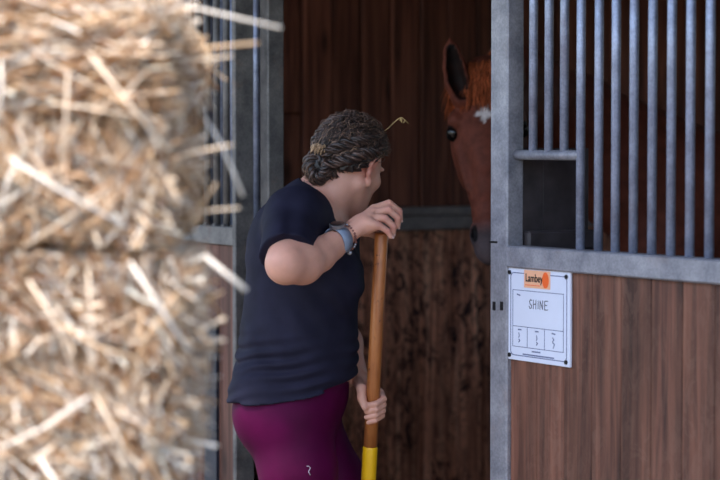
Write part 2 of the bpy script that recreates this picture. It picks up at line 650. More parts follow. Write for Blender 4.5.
strokes('border_line', [rrect(0.045, 0.055, 0.95, 0.945, 0.05)], 0.0022, M['ink'], sgn)
strokes('table_lines', [[(0.08, 0.76), (0.90, 0.76), (0.90, 0.15), (0.08, 0.15), (0.08, 0.76)], [(0.08, 0.37), (0.90, 0.37)],
                        [(0.32, 0.37), (0.32, 0.15)], [(0.60, 0.37), (0.60, 0.15)]], 0.0016, M['ink'], sgn)
# hand-written name SHINE
hw = [
    [(.00, .25), (.03, .0), (.11, .05), (.13, .35), (.05, .52), (.02, .78), (.08, 1.0), (.14, .9)],
    [(.22, 0), (.23, 1)], [(.36, 0), (.37, 1)], [(.22, .5), (.37, .55)],
    [(.48, .05), (.49, .95)],
    [(.58, 0), (.59, .95), (.72, .05), (.73, 1)],
    [(1.0, 1), (.84, .98), (.83, 0), (1.0, .03)], [(.83, .52), (.96, .52)]]
strokes('handwriting', [[(0.35 + a * 0.30, 0.575 + b * 0.095) for a, b in l] for l in hw], 0.0022, M['ink_dark'], sgn)


def text(name, s, size, e, z, mat, parent, n=0.0036, align='CENTER', bold=0.0, sx=1.0):
    cu = bpy.data.curves.new(name, 'FONT')
    cu.body = s
    cu.size = size
    cu.align_x = align
    cu.align_y = 'CENTER'
    cu.extrude = 0.0002
    cu.offset = bold
    tmp = bpy.data.objects.new(name, cu)
    C.objects.link(tmp)
    bpy.context.view_layer.update()
    me = bpy.data.meshes.new_from_object(tmp.evaluated_get(bpy.context.evaluated_depsgraph_get()))
    bpy.data.objects.remove(tmp)
    bpy.data.curves.remove(cu)
    me.name = name
    me.materials.clear()
    o = link(name, me, mat, parent, (e, n, z), (math.pi / 2, 0, 0))
    o.scale = (sx, 1, 1)
    return o


lp0, lp1 = 0.27, 0.69
lg = box('logo_patch', (s0 + lp0 * SW, 0.0025, sz0 + 0.795 * SH), (s0 + lp1 * SW, 0.0045, sz0 + 0.985 * SH), M['peach'], sgn, 0.0004)
lg['label'] = 'peach logo label with an orange oval'
text('logo_lettering', 'Lambey', 0.027, s0 + 0.436 * SW, sz0 + 0.898 * SH, M['bolt'], sgn, 0.0021, 'CENTER', 0.0005, 0.86)
V = [(s0 + 0.62 * SW + 0.052 * SW * math.cos(a), 0.0018, sz0 + 0.89 * SH + 0.085 * SH * math.sin(a)) for a in np.linspace(0, 2 * math.pi, 25)[:-1]]
V2 = [(a, 0.0026, c) for a, b, c in V]
link('logo_oval', mesh_from('logo_oval', V + V2, [tuple(range(24)), tuple(range(47, 23, -1))] + [(i, 24 + i, 24 + (i + 1) % 24, (i + 1) % 24) for i in range(24)]), M['orange'], sgn)
strokes('logo_line', [[(0.29, 0.825), (0.53, 0.825)]], 0.0018, M['orange'], sgn, 0.0022)
for l in ([(0.15, 0.715), (0.20, 0.705)], [(0.17, 0.335), (0.22, 0.335)], [(0.45, 0.335), (0.50, 0.335)], [(0.72, 0.335), (0.77, 0.33)],
          [(0.40, 0.115), (0.53, 0.115)], [(0.25, 0.075), (0.75, 0.075)]):
    strokes('caption_line', [l], 0.0032, M['ink'], sgn)
for l in ([(0.18, 0.30), (0.19, 0.27), (0.18, 0.25)], [(0.18, 0.23), (0.20, 0.22), (0.18, 0.20)],
          [(0.47, 0.29), (0.48, 0.26), (0.47, 0.24)], [(0.47, 0.22), (0.49, 0.21), (0.47, 0.19)],
          [(0.73, 0.29), (0.75, 0.27), (0.73, 0.25)], [(0.73, 0.24), (0.76, 0.22), (0.74, 0.18)]):
    strokes('written_mark', [l], 0.0026, M['ink'], sgn)
for a, b in ((0.03, 0.945), (0.945, 0.945), (0.03, 0.05), (0.945, 0.05)):
    V, Fc = tube_geo([(s0 + a * SW, 0.0045, sz0 + b * SH), (s0 + a * SW, 0.001, sz0 + b * SH)], 0.0055, 10)
    link('screw', mesh_from('screw', V, Fc), M['bolt'], sgn)


# ------------------------------------------------------------------ signed-distance sculpting
class SDF:
    def __init__(s, lo, hi, h):
        s.lo = np.array(lo, float)
        s.h = h
        n = np.ceil((np.array(hi, float) - s.lo) / h).astype(int) + 1
        s.ax = [(s.lo[i] + h * np.arange(n[i])).astype(np.float32) for i in range(3)]
        s.d = np.full(n, 1.0, np.float32)

    def block(s, lo, hi):
        sl = []
        for i in range(3):
            a = int(max(0, math.floor((lo[i] - s.lo[i]) / s.h)))
            b = int(min(len(s.ax[i]), math.ceil((hi[i] - s.lo[i]) / s.h) + 1))
            if b <= a: return None
            sl.append(slice(a, b))
        return tuple(sl)

    def xyz(s, sl):
        return s.ax[0][sl[0]][:, None, None], s.ax[1][sl[1]][None, :, None], s.ax[2][sl[2]][None, None, :]

    def _put(s, sl, d, k, op='add'):
        a = s.d[sl]
        if op == 'add':
            if k > 0:
                hh = np.maximum(k - np.abs(a - d), 0) / k
                s.d[sl] = np.minimum(a, d) - hh * hh * k * 0.25
            else:
                s.d[sl] = np.minimum(a, d)
        elif op == 'sub':
            d = -d
            if k > 0:
                hh = np.maximum(k - np.abs(a - d), 0) / k
                s.d[sl] = np.maximum(a, d) + hh * hh * k * 0.25
            else:
                s.d[sl] = np.maximum(a, d)

    def cap(s, a, b, ra, rb, k=0.02, op='add'):
        a, b = np.array(a, float), np.array(b, float)
        m = max(ra, rb) + k + 4 * s.h
        sl = s.block(np.minimum(a, b) - m, np.maximum(a, b) + m)
        if sl is None: return
        X, Y, Z = s.xyz(sl)
        v = b - a
        L = max(v @ v, 1e-12)
        t = np.clip(((X - a[0]) * v[0] + (Y - a[1]) * v[1] + (Z - a[2]) * v[2]) / L, 0, 1)
        d = np.sqrt((X - a[0] - t * v[0]) ** 2 + (Y - a[1] - t * v[1]) ** 2 + (Z - a[2] - t * v[2]) ** 2) - (ra + (rb - ra) * t)
        s._put(sl, d.astype(np.float32), k, op)

    def chain(s, pts, radii, k=0.02, op='add'):
        for i in range(len(pts) - 1):
            s.cap(pts[i], pts[i + 1], radii[i], radii[i + 1], k, op)

    def ell(s, c, r, ax=None, k=0.02, op='add'):
        """ellipsoid; ax = three unit row vectors"""
        c, r = np.array(c, float), np.array(r, float)
        A = np.eye(3) if ax is None else np.array([list(v) for v in ax], float)
        m = max(r) + k + 4 * s.h
        sl = s.block(c - m, c + m)
        if sl is None: return
        X, Y, Z = s.xyz(sl)
        k0 = k1 = 0
        for i in range(3):
            w = (X - c[0]) * A[i, 0] + (Y - c[1]) * A[i, 1] + (Z - c[2]) * A[i, 2]
            k0 = k0 + (w / r[i]) ** 2
            k1 = k1 + (w / r[i] ** 2) ** 2
        k0 = np.sqrt(k0)
        d = k0 * (k0 - 1) / np.maximum(np.sqrt(k1), 1e-6)
        s._put(sl, d.astype(np.float32), k, op)

    def loft(s, secs, side, k=0.03, op='add'):
        """secs: (centre, half-width along side, half-width across); elliptic tube with round ends"""
        side = np.array(side, float)
        for (c0, a0, b0), (c1, a1, b1) in zip(secs[:-1], secs[1:]):
            c0, c1 = np.array(c0, float), np.array(c1, float)
            v = c1 - c0
            L = np.linalg.norm(v)
            t_ = v / L
            e1 = side - t_ * (side @ t_)
            e1 /= np.linalg.norm(e1)
            e2 = np.cross(t_, e1)
            m = max(a0, a1, b0, b1) + k + 4 * s.h
            sl = s.block(np.minimum(c0, c1) - m, np.maximum(c0, c1) + m)
            if sl is None: continue
            X, Y, Z = s.xyz(sl)
            dx, dy, dz_ = X - c0[0], Y - c0[1], Z - c0[2]
            tt = (dx * t_[0] + dy * t_[1] + dz_ * t_[2]) / L
            tc = np.clip(tt, 0, 1)
            a = a0 + (a1 - a0) * tc
            b = b0 + (b1 - b0) * tc
            w1 = dx * e1[0] + dy * e1[1] + dz_ * e1[2]
            w2 = dx * e2[0] + dy * e2[1] + dz_ * e2[2]
            w3 = (tt - tc) * L
            mm = np.minimum(a, b)
            k0 = np.sqrt((w1 / a) ** 2 + (w2 / b) ** 2 + (w3 / mm) ** 2)
            k1 = np.sqrt((w1 / a ** 2) ** 2 + (w2 / b ** 2) ** 2 + (w3 / mm ** 2) ** 2)
            d = k0 * (k0 - 1) / np.maximum(k1, 1e-6)
            s._put(sl, d.astype(np.float32), k, op)

    def clip(s, fn):
        """keep where fn(X,Y,Z) < 0"""
        sl = tuple(slice(0, n) for n in s.d.shape)
        X, Y, Z = s.xyz(sl)
        s.d = np.maximum(s.d, fn(X, Y, Z).astype(np.float32) + 0 * s.d)

    def displace(s, fn, band=0.03):
        idx = np.nonzero(np.abs(s.d) < band)
        x, y, z = s.ax[0][idx[0]], s.ax[1][idx[1]], s.ax[2][idx[2]]
        s.d[idx] -= fn(x, y, z)

    def mesh(s, name):
        g = openvdb.FloatGrid()
        b = 4 * s.h
        g.background = float(b)
        g.copyFromArray(np.clip(s.d, -b, b))
        p, tris, quads = g.convertToPolygons(isovalue=0.0, adaptivity=0.0)
        p = p * s.h + s.lo
        me = bpy.data.meshes.new(name)
        me.vertices.add(len(p))
        me.vertices.foreach_set('co', p.astype(np.float32).ravel())
        me.loops.add(len(quads) * 4)
        me.loops.foreach_set('vertex_index', quads[:, ::-1].astype(np.int32).ravel())
        me.polygons.add(len(quads))
        me.polygons.foreach_set('loop_start', np.arange(0, len(quads) * 4, 4, dtype=np.int32))
        me.polygons.foreach_set('use_smooth', np.ones(len(quads), bool))
        me.update()
        me.validate()
        return me, p


def vnoise(x, y, z, seed=0):
    """cheap smooth value made of warped sines"""
    a = seed * 1.7
    return (np.sin(x * 1.0 + 1.3 * np.sin(y * 0.9 + a) + a) + np.sin(y * 1.1 + 1.2 * np.sin(z * 1.05 + 2 * a) + 2.1) +
            np.sin(z * 0.95 + 1.4 * np.sin(x * 1.15 + a * 0.5) + 4.2)) / 3


# ================================================================== the woman
D0 = 5.70


def W(px, py, dy=0.0):
    return P(px, py, D0 + dy)


UPZ = Vector((0, 0, 1))


def lower_body(s, off=0.0):
    """hips, legs; shared by the skin and by the leggings"""
    r = lambda v: v + off
    # pelvis and belly
    s.loft([(W(301, 352, 0.02), r(.150), r(.118)), (W(296, 388, 0.02), r(.165), r(.132)), (W(290, 420, 0.02), r(.172), r(.125))], (0, 1, 0), 0.03)
    # seat
    s.ell(W(268, 412, -0.075), (r(.092), r(.092), r(.105)), None, 0.05)
    s.ell(W(268, 412, 0.10), (r(.090), r(.092), r(.105)), None, 0.05)
    # near (right) leg
    s.chain([W(291, 422, -0.075), W(298, 470, -0.085), W(303, 530, -0.085), W(308, 590, -0.08)], [r(.100), r(.094), r(.078), r(.060)], 0.04)
    s.chain([W(308, 590, -0.08), W(300, 640, -0.08), W(294, 712, -0.08)], [r(.058), r(.056), r(.037)], 0.03)
    # far (left) leg steps forward
    s.chain([W(303, 420, 0.11), W(332, 484, 0.12), W(352, 530, 0.12), W(372, 578, 0.12)], [r(.094), r(.086), r(.076), r(.060)], 0.04)
    s.chain([W(372, 578, 0.12), W(369, 630, 0.12), W(366, 706, 0.13)], [r(.058), r(.056), r(.037)], 0.03)


def torso(s, off=0.0):
    r = lambda v: v + off
    s.loft([(W(300, 372, 0.02), r(.150), r(.122)), (W(300, 330, 0.02), r(.142), r(.118)), (W(303, 290, 0.02), r(.148), r(.122)),
            (W(306, 258, 0.02), r(.155), r(.122)), (W(308, 230, 0.02), r(.150), r(.100)), (W(312, 214, 0.02), r(.115), r(.075))], (0.05, 1, 0), 0.05)
    # rounded upper back, bust
    s.ell(W(290, 245, 0.02), (r(.100), r(.130), r(.110)), None, 0.05)
    s.ell(W(336, 278, 0.085), (r(.066), r(.070), r(.075)), None, 0.05)
    s.ell(W(334, 280, -0.045), (r(.062), r(.068), r(.075)), None, 0.05)
    # shoulders
    s.chain([W(316, 212, 0.02), W(298, 216, -0.13)], [r(.070), r(.064)], 0.05)
    s.chain([W(316, 212, 0.02), W(330, 220, 0.18)], [r(.070), r(.060)], 0.05)


SH_R, EL_R, WR_R = W(293, 222, -0.145), W(286, 264, -0.315), W(343, 238, -0.165)
SH_L, EL_L, WR_L = W(334, 224, 0.185), W(338, 322, 0.20), W(358, 376, 0.055)

# head frame
HYAW, HPITCH, HROLL = R(34), R(17), R(8)
hF = Vector((math.sin(HYAW) * math.cos(HPITCH), math.cos(HYAW) * math.cos(HPITCH), -math.sin(HPITCH)))
hR = Vector((math.cos(HYAW), -math.sin(HYAW), 0))
hU = hR.cross(hF).normalized()
rot = Matrix.Rotation(HROLL, 3, hF)
hR, hU = rot @ hR, rot @ hU
HC = W(348, 165, 0.03)
HAX = (hF, hR, hU)


def Hd(f, r, u):
    return HC + hF * f + hR * r + hU * u


SK = np.array(lin((206, 152, 132)))
sk = SDF((-0.42, 5.22, -0.0), (0.17, 6.12, 1.72), 0.0030)
lower_body(sk, -0.008)
torso(sk, -0.010)
# neck
sk.chain([W(314, 206, 0.02), W(326, 192, 0.02), Hd(-0.015, 0, -0.06)], [.068, .060, .060], 0.03)
# head: skull, face, jaw
sk.ell(Hd(-0.012, 0, 0.030), (.098, .076, .088), HAX, 0.02)
sk.ell(Hd(0.035, 0, -0.020), (.060, .064, .080), HAX, 0.03)
sk.ell(Hd(0.045, 0, -0.070), (.046, .050, .044), HAX, 0.03)
sk.ell(Hd(0.066, 0, -0.098), (.024, .026, .018), HAX, 0.02)
for sgn_ in (-1, 1):
    sk.cap(Hd(-0.010, .062 * sgn_, -0.045), Hd(0.055, .030 * sgn_, -0.095), .016, .015, 0.025)
    sk.ell(Hd(0.060, .046 * sgn_, -0.022), (.022, .022, .018), HAX, 0.02)
    sk.ell(Hd(0.090, .032 * sgn_, 0.003), (.012, .018, .010), HAX, 0.008, 'sub')
    sk.ell(Hd(0.080, .032 * sgn_, 0.002), (.0125, .0125, .0125), HAX, 0.004)
    sk.ell(Hd(0.086, .030 * sgn_, 0.020), (.010, .024, .007), HAX, 0.012)
sk.cap(Hd(0.090, 0, 0.006), Hd(0.107, 0, -0.032), .007, .010, 0.012)
sk.ell(Hd(0.098, .009, -0.036), (.010, .008, .007), HAX, 0.006)
sk.ell(Hd(0.098, -.009, -0.036), (.010, .008, .007), HAX, 0.006)
sk.ell(Hd(0.094, 0, -0.060), (.010, .022, .006), HAX, 0.006)
sk.ell(Hd(0.092, 0, -0.071), (.010, .019, .007), HAX, 0.006)
# ears
for sgn_ in (-1, 1):
    eR_ = [Hd(0.000, .078 * sgn_, -0.034), Hd(-0.016, .084 * sgn_, -0.016), Hd(-0.026, .090 * sgn_, 0.008), Hd(-0.020, .092 * sgn_, 0.026), Hd(-0.004, .086 * sgn_, 0.033), Hd(0.008, .080 * sgn_, 0.020), Hd(0.010, .076 * sgn_, 0.004)]
    sk.chain(eR_, [.0068, .0058, .0054, .0052, .0050, .0046, .004], 0.004)
    sk.ell(Hd(-0.009, .080 * sgn_, 0.003), (.015, .006, .028), HAX, 0.006)
    sk.ell(Hd(0.000, .081 * sgn_, -0.036), (.009, .007, .012), HAX, 0.006)
    sk.ell(Hd(-0.002, .0885 * sgn_, 0.004), (.010, .008, .018), HAX, 0.004, 'sub')
# arms
sk.chain([SH_R, SH_R.lerp(EL_R, .5), EL_R], [.060, .054, .047], 0.03)
sk.chain([EL_R, W(302, 262.5, -.268), W(319, 255, -.222), W(332, 246, -.19), WR_R], [.0475, .0515, .0395, .0315, .0275], 0.02)
sk.chain([SH_L, SH_L.lerp(EL_L, .5), EL_L], [.056, .050, .042], 0.03)
sk.chain([EL_L, EL_L.lerp(WR_L, .4), WR_L], [.042, .040, .026], 0.03)

# the pole both hands hold
PT_, PB_ = W(381.5, 233, -0.115), W(368.5, 480, -0.020)
pole_at = lambda py: PT_.lerp(PB_, (py - 233) / (480 - 233))


def Hr(px, py, dy): return W(px, py, dy - 0.085)


# right hand laid over the pole's end
kn = dict(index=[(374, 209, -.025), (389, 203.5, -.018), (399, 211, -.012), (400, 219.5, -.008)],
          middle=[(373, 213, -.047), (389, 210, -.045), (398, 218, -.040), (397.5, 226, -.034)],
          ring=[(370.5, 218, -.065), (385, 218.5, -.068), (393.5, 226.5, -.064), (393, 233, -.058)],
          little=[(367, 224, -.080), (379, 225.5, -.084), (387.5, 231, -.081), (391, 236.5, -.077)])
rad = dict(index=[.0112, .0100, .0088, .0076], middle=[.0112, .0100, .0088, .0076], ring=[.0108, .0098, .0086, .0074], little=[.0100, .0088, .0078, .0068])
wr_pt = WR_R
for f in kn:
    pts = [Hr(*p) for p in kn[f]]
    sk.chain([wr_pt.lerp(pts[0], .25), wr_pt.lerp(pts[0], .6), pts[0]], [.0170, .0150, .0122], 0.012)
    sk.chain(pts, rad[f], 0.0025)
sk.ell(Hr(361, 226, -.055), (.028, .030, .018), ((Hr(375, 214, -.05) - WR_R).normalized(), (Hr(367, 224, -.08) - Hr(374, 209, -.02)).normalized(), (Hr(375, 214, -.05) - WR_R).normalized().cross((Hr(367, 224, -.08) - Hr(374, 209, -.02)).normalized())), 0.012)
sk.chain([Hr(353, 232, -.035), Hr(364, 231, -.005), Hr(376, 235, .008), Hr(386, 238, .002)], [.0145, .0125, .0100, .0078], 0.006)

# left hand closed round the pole from behind
fing_L = [(0, .0084, 0), (6.0, .0084, .0), (11.8, .0080, 0), (17.0, .0072, 0)]
palm = [W(360, 380, 0.030), W(378, 390, 0.022)]
for i, (dyp, rf, _) in enumerate(fing_L):
    yb = 396 + dyp
    pc = pole_at(yb + 4)
    cx = lambda ang, rr: pc + Vector((math.cos(ang) * rr, math.sin(ang) * rr, 0))
    rr = 0.0185 + rf * 0.9
    z = lambda d_: Vector((0, 0, -d_ / 386))
    short = 0.25 if i == 3 else 0.0
    pts = [cx(R(52), rr + .006) + z(-7), cx(R(-8), rr + .003) + z(-2.5), cx(R(-70), rr) + z(1.5), cx(R(-128 + short * 60), rr - .001) + z(3.5)]
    sk.chain([WR_L.lerp(pts[0], .2), WR_L.lerp(pts[0], .6), pts[0]], [.016, .0145, .0115], 0.012)
    sk.chain(pts, [rf * 1.15, rf, rf * .96, rf * .82], 0.001)
pc = pole_at(392)
sk.chain([WR_L.lerp(W(358, 384, 0.02), .7), pc + Vector((-.030, .006, .012)), pc + Vector((-.029, -.010, -.012)), pc + Vector((-.021, -.022, -.034))], [.0150, .0128, .0112, .0088], 0.006)
sk_me, sk_p = sk.mesh('body')

person = empty('person', (W(310, 400).x, D0, 0.0))
props(person, 'person in a navy t-shirt and purple leggings holding a wooden pole, looking at the horse', 'person')


def child(name, me, mat, parent=person):
    """mesh already in world coordinates"""
    o = link(name, me, mat, parent)
    o.matrix_parent_inverse = Matrix.Translation(-Vector(parent.location)) if parent.parent is None else Matrix.Identity(4)
    return o


# skin colours: redder knuckles and ears, lips, eyes
hp = sk_p - np.array(HC)
hf, hr_, hu = hp @ np.array(hF), hp @ np.array(hR), hp @ np.array(hU)
col = np.tile(SK, (len(sk_p), 1))
redn = np.zeros(len(sk_p))
for f in kn:
    for p in kn[f][1:3]:
        redn = np.maximum(redn, np.exp(-((sk_p - np.array(Hr(*p))) ** 2).sum(1) / (2 * .007 ** 2)) * .8)
redn = np.maximum(redn, np.exp(-((hf + .012) ** 2 + (np.abs(hr_) - .088) ** 2 + (hu) ** 2) / (2 * .022 ** 2)) * .7)
redn = np.maximum(redn, np.exp(-((hf - .104) ** 2 + hr_ ** 2 * .3 + (hu + .066) ** 2) / (2 * .008 ** 2)))
col = col * (1 - redn[:, None]) + np.array(lin((194, 112, 102))) * redn[:, None]
eye = (np.abs(hf - .0935) < .012) & (((np.abs(hr_) - .032) ** 2 + (hu - .002) ** 2) < .0048 ** 2)
col[eye] = lin((50, 36, 30))
set_col(sk_me, col)
M['skin'] = mat_attr('skin', 0.5, 0.35, 0.06, 40, 0.05, 0.12)
child('body', sk_me, M['skin'])

# nails
M['nail'] = mat_simple('nail', lin((222, 178, 168)), 0.3, 0, 0.03, 20, 0)
for f in ('index', 'middle', 'ring', 'little'):
    a, b = Hr(*kn[f][2]), Hr(*kn[f][3])
    ax = (b - a).normalized()
    outw = Vector((0.9, -0.42, 0.0)); outw = (outw - ax * outw.dot(ax)).normalized()
    sd = ax.cross(outw)
    c = b + outw * (rad[f][3] * .86)
    V = []
    for i in range(5):
        for j in range(5):
            u_, v_ = (i - 2) / 2, (j - 2) / 2
            V.append(c + ax * (u_ * .0062 + .001) + sd * (v_ * .0048) + outw * (-.0018 * v_ * v_ + .0006))
    Fc = [(i * 5 + j, i * 5 + j + 1, (i + 1) * 5 + j + 1, (i + 1) * 5 + j) for i in range(4) for j in range(4)]
    child('nail', mesh_from('nail', V, Fc, True), M['nail'])

# ---- leggings
lg_s = SDF((-0.42, 5.42, 0.10), (0.20, 6.02, 1.06), 0.0045)
lower_body(lg_s, 0.0)
zw = lambda X: W(300, 340).z + 0 * X
lg_s.clip(lambda X, Y, Z: Z - (W(300, 366).z) + 0 * X + 0 * Y)
lg_s.clip(lambda X, Y, Z: 0.16 - Z + 0 * X + 0 * Y)
lg_me, lg_p = lg_s.mesh('leggings')
m, nt, b = new_mat('purple_jersey')
f = noise_node(nt, coords(nt), 9, 4)
nt.links.new(ramp(nt, f, [(0.3, lin((66, 2, 44))), (0.7, lin((84, 3, 57)))]), b.inputs['Base Color'])
b.inputs['Roughness'].default_value = 0.62
b.inputs['Specular IOR Level'].default_value = 0.12
f2 = noise_node(nt, coords(nt), 700, 2)
bump(nt, b, f2, 0.1, 0.001)
M['leggings'] = m
leg_o = child('leggings', lg_me, M['leggings'])

# small printed mark on the thigh, lying on the leggings surface
M['print'] = mat_simple('grey_print', lin((190, 170, 190)), 0.5, 0, 0.05, 20, 0)


def on_surface(pts_arr, px, py, nearest_y=True):
    """front-most vertex of a cloud seen near this pixel"""
    d = pts_arr - np.array([0, 0, CAM_Z])
    pr = np.array([[px, py]])
    ca, sa = math.cos(PITCH), math.sin(PITCH)
    fw = d[:, 1] * ca - d[:, 2] * sa
    up = d[:, 1] * sa + d[:, 2] * ca
    xs = 360 + FPX * d[:, 0] / fw
    ys = 240 - FPX * up / fw
    ok = (np.abs(xs - px) < 2.2) & (np.abs(ys - py) < 2.2)
    i = np.nonzero(ok)[0]
    return Vector(pts_arr[i[np.argmin(pts_arr[i, 1])]])


mk = [on_surface(lg_p, x, y) + Vector((0, -.0016, 0)) for x, y in ((308.5, 465.5), (310.5, 464.5), (311.5, 467), (310, 469.5), (311, 473))]
V, Fc = tube_geo(mk, .0013, 5)
child('thigh_mark', mesh_from('thigh_mark', V, Fc, True), M['print'])

# ---- t-shirt
ts = SDF((-0.42, 5.18, 0.84), (0.16, 6.14, 1.52), 0.0038)
torso(ts, 0.006)
# looser cloth over the hips and belly
ts.loft([(W(299, 300, 0.02), .156, .132), (W(298, 345, 0.02), .165, .143), (W(295, 385, 0.02), .180, .150), (W(293, 425, 0.02), .186, .140)], (0, 1, 0), 0.04)
ts.ell(W(266, 408, -0.07), (.101, .101, .115), None, 0.05)
ts.ell(W(266, 408, 0.10), (.099, .101, .115), None, 0.05)
# sleeves
adir = (EL_R - SH_R).normalized()
sl_end = SH_R + adir * 0.155
ts.chain([SH_R - adir * .02, sl_end + adir * .05], [.073, .070], 0.04)
adl = (EL_L - SH_L).normalized()
sl_end_l = SH_L + adl * 0.16
ts.chain([SH_L, sl_end_l + adl * .04], [.066, .064], 0.04)
n_r, c_r = np.array(adir + Vector((0.10, 0, -0.22))), np.array(sl_end)
n_r /= np.linalg.norm(n_r)


def sleeve_cut(X, Y, Z, c, nrm, axis, rad_):
    d = (X - c[0]) * nrm[0] + (Y - c[1]) * nrm[1] + (Z - c[2]) * nrm[2]
    # only close to the arm
    q0 = (X - c[0]) ** 2 + (Y - c[1]) ** 2 + (Z - c[2]) ** 2
    return np.where(q0 < rad_ ** 2, d, -1.0)


# cut just around the sleeve end: everything nearer to the camera than the sleeve hem
ts.clip(lambda X, Y, Z: np.where(Y < 5.47, (X - c_r[0]) * n_r[0] + (Y - c_r[1]) * n_r[1] + (Z - c_r[2]) * n_r[2], -1.0))
n_l, c_l = np.array(adl), np.array(sl_end_l)
ts.clip(lambda X, Y, Z: np.where((Y > 5.865) & (X > -0.10), (X - c_l[0]) * n_l[0] + (Y - c_l[1]) * n_l[1] + (Z - c_l[2]) * n_l[2], -1.0))


# hem, higher at the front
def hem(X, Y, Z):
    px = 360 + X * FPX / 5.7
    u = np.clip((px - 228) / 130, 0, 1.2)
    py = 399 - 1 * u - 24 * u ** 2.4
    zz = CAM_Z - (py - HORIZON) * 5.7 / FPX
    return zz - Z + 0 * Y


ts.clip(hem)
# neck opening: a slanted ring round the neck
nk_a, nk_b = W(309, 184, 0.02), W(345, 236, 0.02)
nk_t = (nk_b - nk_a).normalized()
nk_n = Vector((nk_t.z, 0, -nk_t.x))
if nk_n.z < 0: nk_n = -nk_n
nk_c = nk_a.lerp(nk_b, .5)
ts.clip(lambda X, Y, Z: np.where(np.abs(Y - (D0 + .02)) < 0.130, (X - nk_c.x) * nk_n.x + (Z - nk_c.z) * nk_n.z + 0.010 - 0.28 * np.maximum(np.abs(Y - (D0 + .02)) - 0.060, 0), -1.0))


def folds(x, y, z):
    pxx = 360 + x * FPX / 5.7
    pyy = HORIZON + (CAM_Z - z) * FPX / 5.7
    low = np.clip((pyy - 325) / 30, 0, 1)
    patch = 0.5 + 0.5 * np.sin(pxx / 21.0 + 1.7 * np.sin(pyy / 17.0) + y * 9)
    t = (pyy + 0.42 * (pxx - 230) - 0.0016 * (pxx - 230) ** 2 + 3.5 * np.sin(pxx / 17.0) + 6 * np.sin(y * 14 + 1))
    f1 = low * (0.0012 + 0.0036 * patch) * np.sin(t / 2.1 + 1.2 * np.sin(pxx / 29.0))
    mid = np.exp(-((pyy - 300) / 50) ** 2)
    t2 = (pxx - 0.75 * (pyy - 250)) / 4.6 + 2 * np.sin(pyy / 28)
    f2 = mid * 0.0030 * np.sin(t2) * (0.4 + 0.6 * np.sin(pyy / 19.0 + pxx / 31.0))
    slv = np.exp(-(((pxx - 283) / 26) ** 2 + ((pyy - 222) / 22) ** 2))
    f3 = slv * 0.0045 * np.sin((pxx + pyy * 0.4) / 4.2 + y * 20)
    f4 = 0.0016 * vnoise(x * 30, y * 30, z * 26, 2)
    hemr = np.zeros_like(f1)
    return f1 + f2 + f3 + f4


ts.displace(folds, 0.03)
ts_me, ts_p = ts.mesh('t_shirt')
m, nt, b = new_mat('navy_jersey')
f = noise_node(nt, coords(nt), 14, 4)
nt.links.new(ramp(nt, f, [(0.3, lin((26, 25, 39))), (0.7, lin((36, 35, 52)))]), b.inputs['Base Color'])
b.inputs['Roughness'].default_value = 0.72
b.inputs['Specular IOR Level'].default_value = 0.12
f2 = noise_node(nt, coords(nt), 500, 2)
bump(nt, b, f2, 0.15, 0.001)
M['shirt'] = m
child('t_shirt', ts_me, M['shirt'])

# ---- boots
M['boot'] = mat_simple('boot_rubber', lin((40, 36, 36)), 0.5)
for bx, by, dy in ((294, 712, -0.08), (366, 706, 0.13)):
    a = W(bx, by, dy)
    bs = SDF((a.x - .10, a.y - .08, -0.005), (a.x + .24, a.y + .08, .36), 0.006)
    bs.chain([Vector((a.x, a.y, .30)), Vector((a.x, a.y, .12)), Vector((a.x - .005, a.y, .05))], [.056, .050, .050], .02)
    bs.loft([(Vector((a.x - .02, a.y, .045)), .040, .045), (Vector((a.x + .10, a.y, .04)), .045, .04), (Vector((a.x + .17, a.y, .032)), .040, .030)], (0, 1, 0), .03)
    bs.clip(lambda X, Y, Z: 0.001 - Z + 0 * X + 0 * Y)
    bs.clip(lambda X, Y, Z: Z - .32 + 0 * X + 0 * Y)
    child('boot', bs.mesh('boot')[0], M['boot'])

# ---- hair
hs = SDF(tuple(HC - Vector((.17, .17, .15))), tuple(HC + Vector((.17, .17, .16))), 0.0032)
HR3 = (.106, .085, .097)          # hair surface radii
HO = (-0.010, 0.005, 0.030)
hs.ell(Hd(*HO), HR3, HAX, 0.0)


def to_head(x, y, z):
    dx, dy_, dz_ = x - HC.x, y - HC.y, z - HC.z
    return [dx * a.x + dy_ * a.y + dz_ * a.z for a in HAX]


def hairline(f, r):
    """lowest hair height as a function of fore-aft position"""
    return np.where(f > 0.0, 0.032 + 0.55 * np.maximum(f - 0.0, 0), np.where(f > -0.05, 0.032 + 1.05 * f, -0.020 + 0.25 * (f + 0.05)))


def hclip(X, Y, Z):
    f, r, u = to_head(X, Y, Z)
    return (hairline(f, r) - u) * 0.85


hs.clip(hclip)


def hwave(x, y, z):
    f, r, u = to_head(x, y, z)
    ang = np.arctan2(u - 0.0, f + 0.08)
    w = 0.0035 * np.sin(ang * 17 + 3 * np.sin(r * 45) + 2 * np.sin(f * 40)) + 0.003 * vnoise(f * 70, r * 70, u * 70, 3)
    return w


hs.displace(hwave, 0.03)
hair_me, hair_p = hs.mesh('hair')
HDK, HMD, HLT = np.array(lin((25, 18, 18))), np.array(lin((78, 58, 50))), np.array(lin((150, 118, 96)))
set_col(hair_me, HDK + (HMD - HDK) * rng.random((len(hair_p), 1)) * 0.25)
M['hair'] = mat_attr('brown_hair', 0.45, 0.5, 0.3, 200, 0.3)
hair_o = child('hair', hair_me, M['hair'])


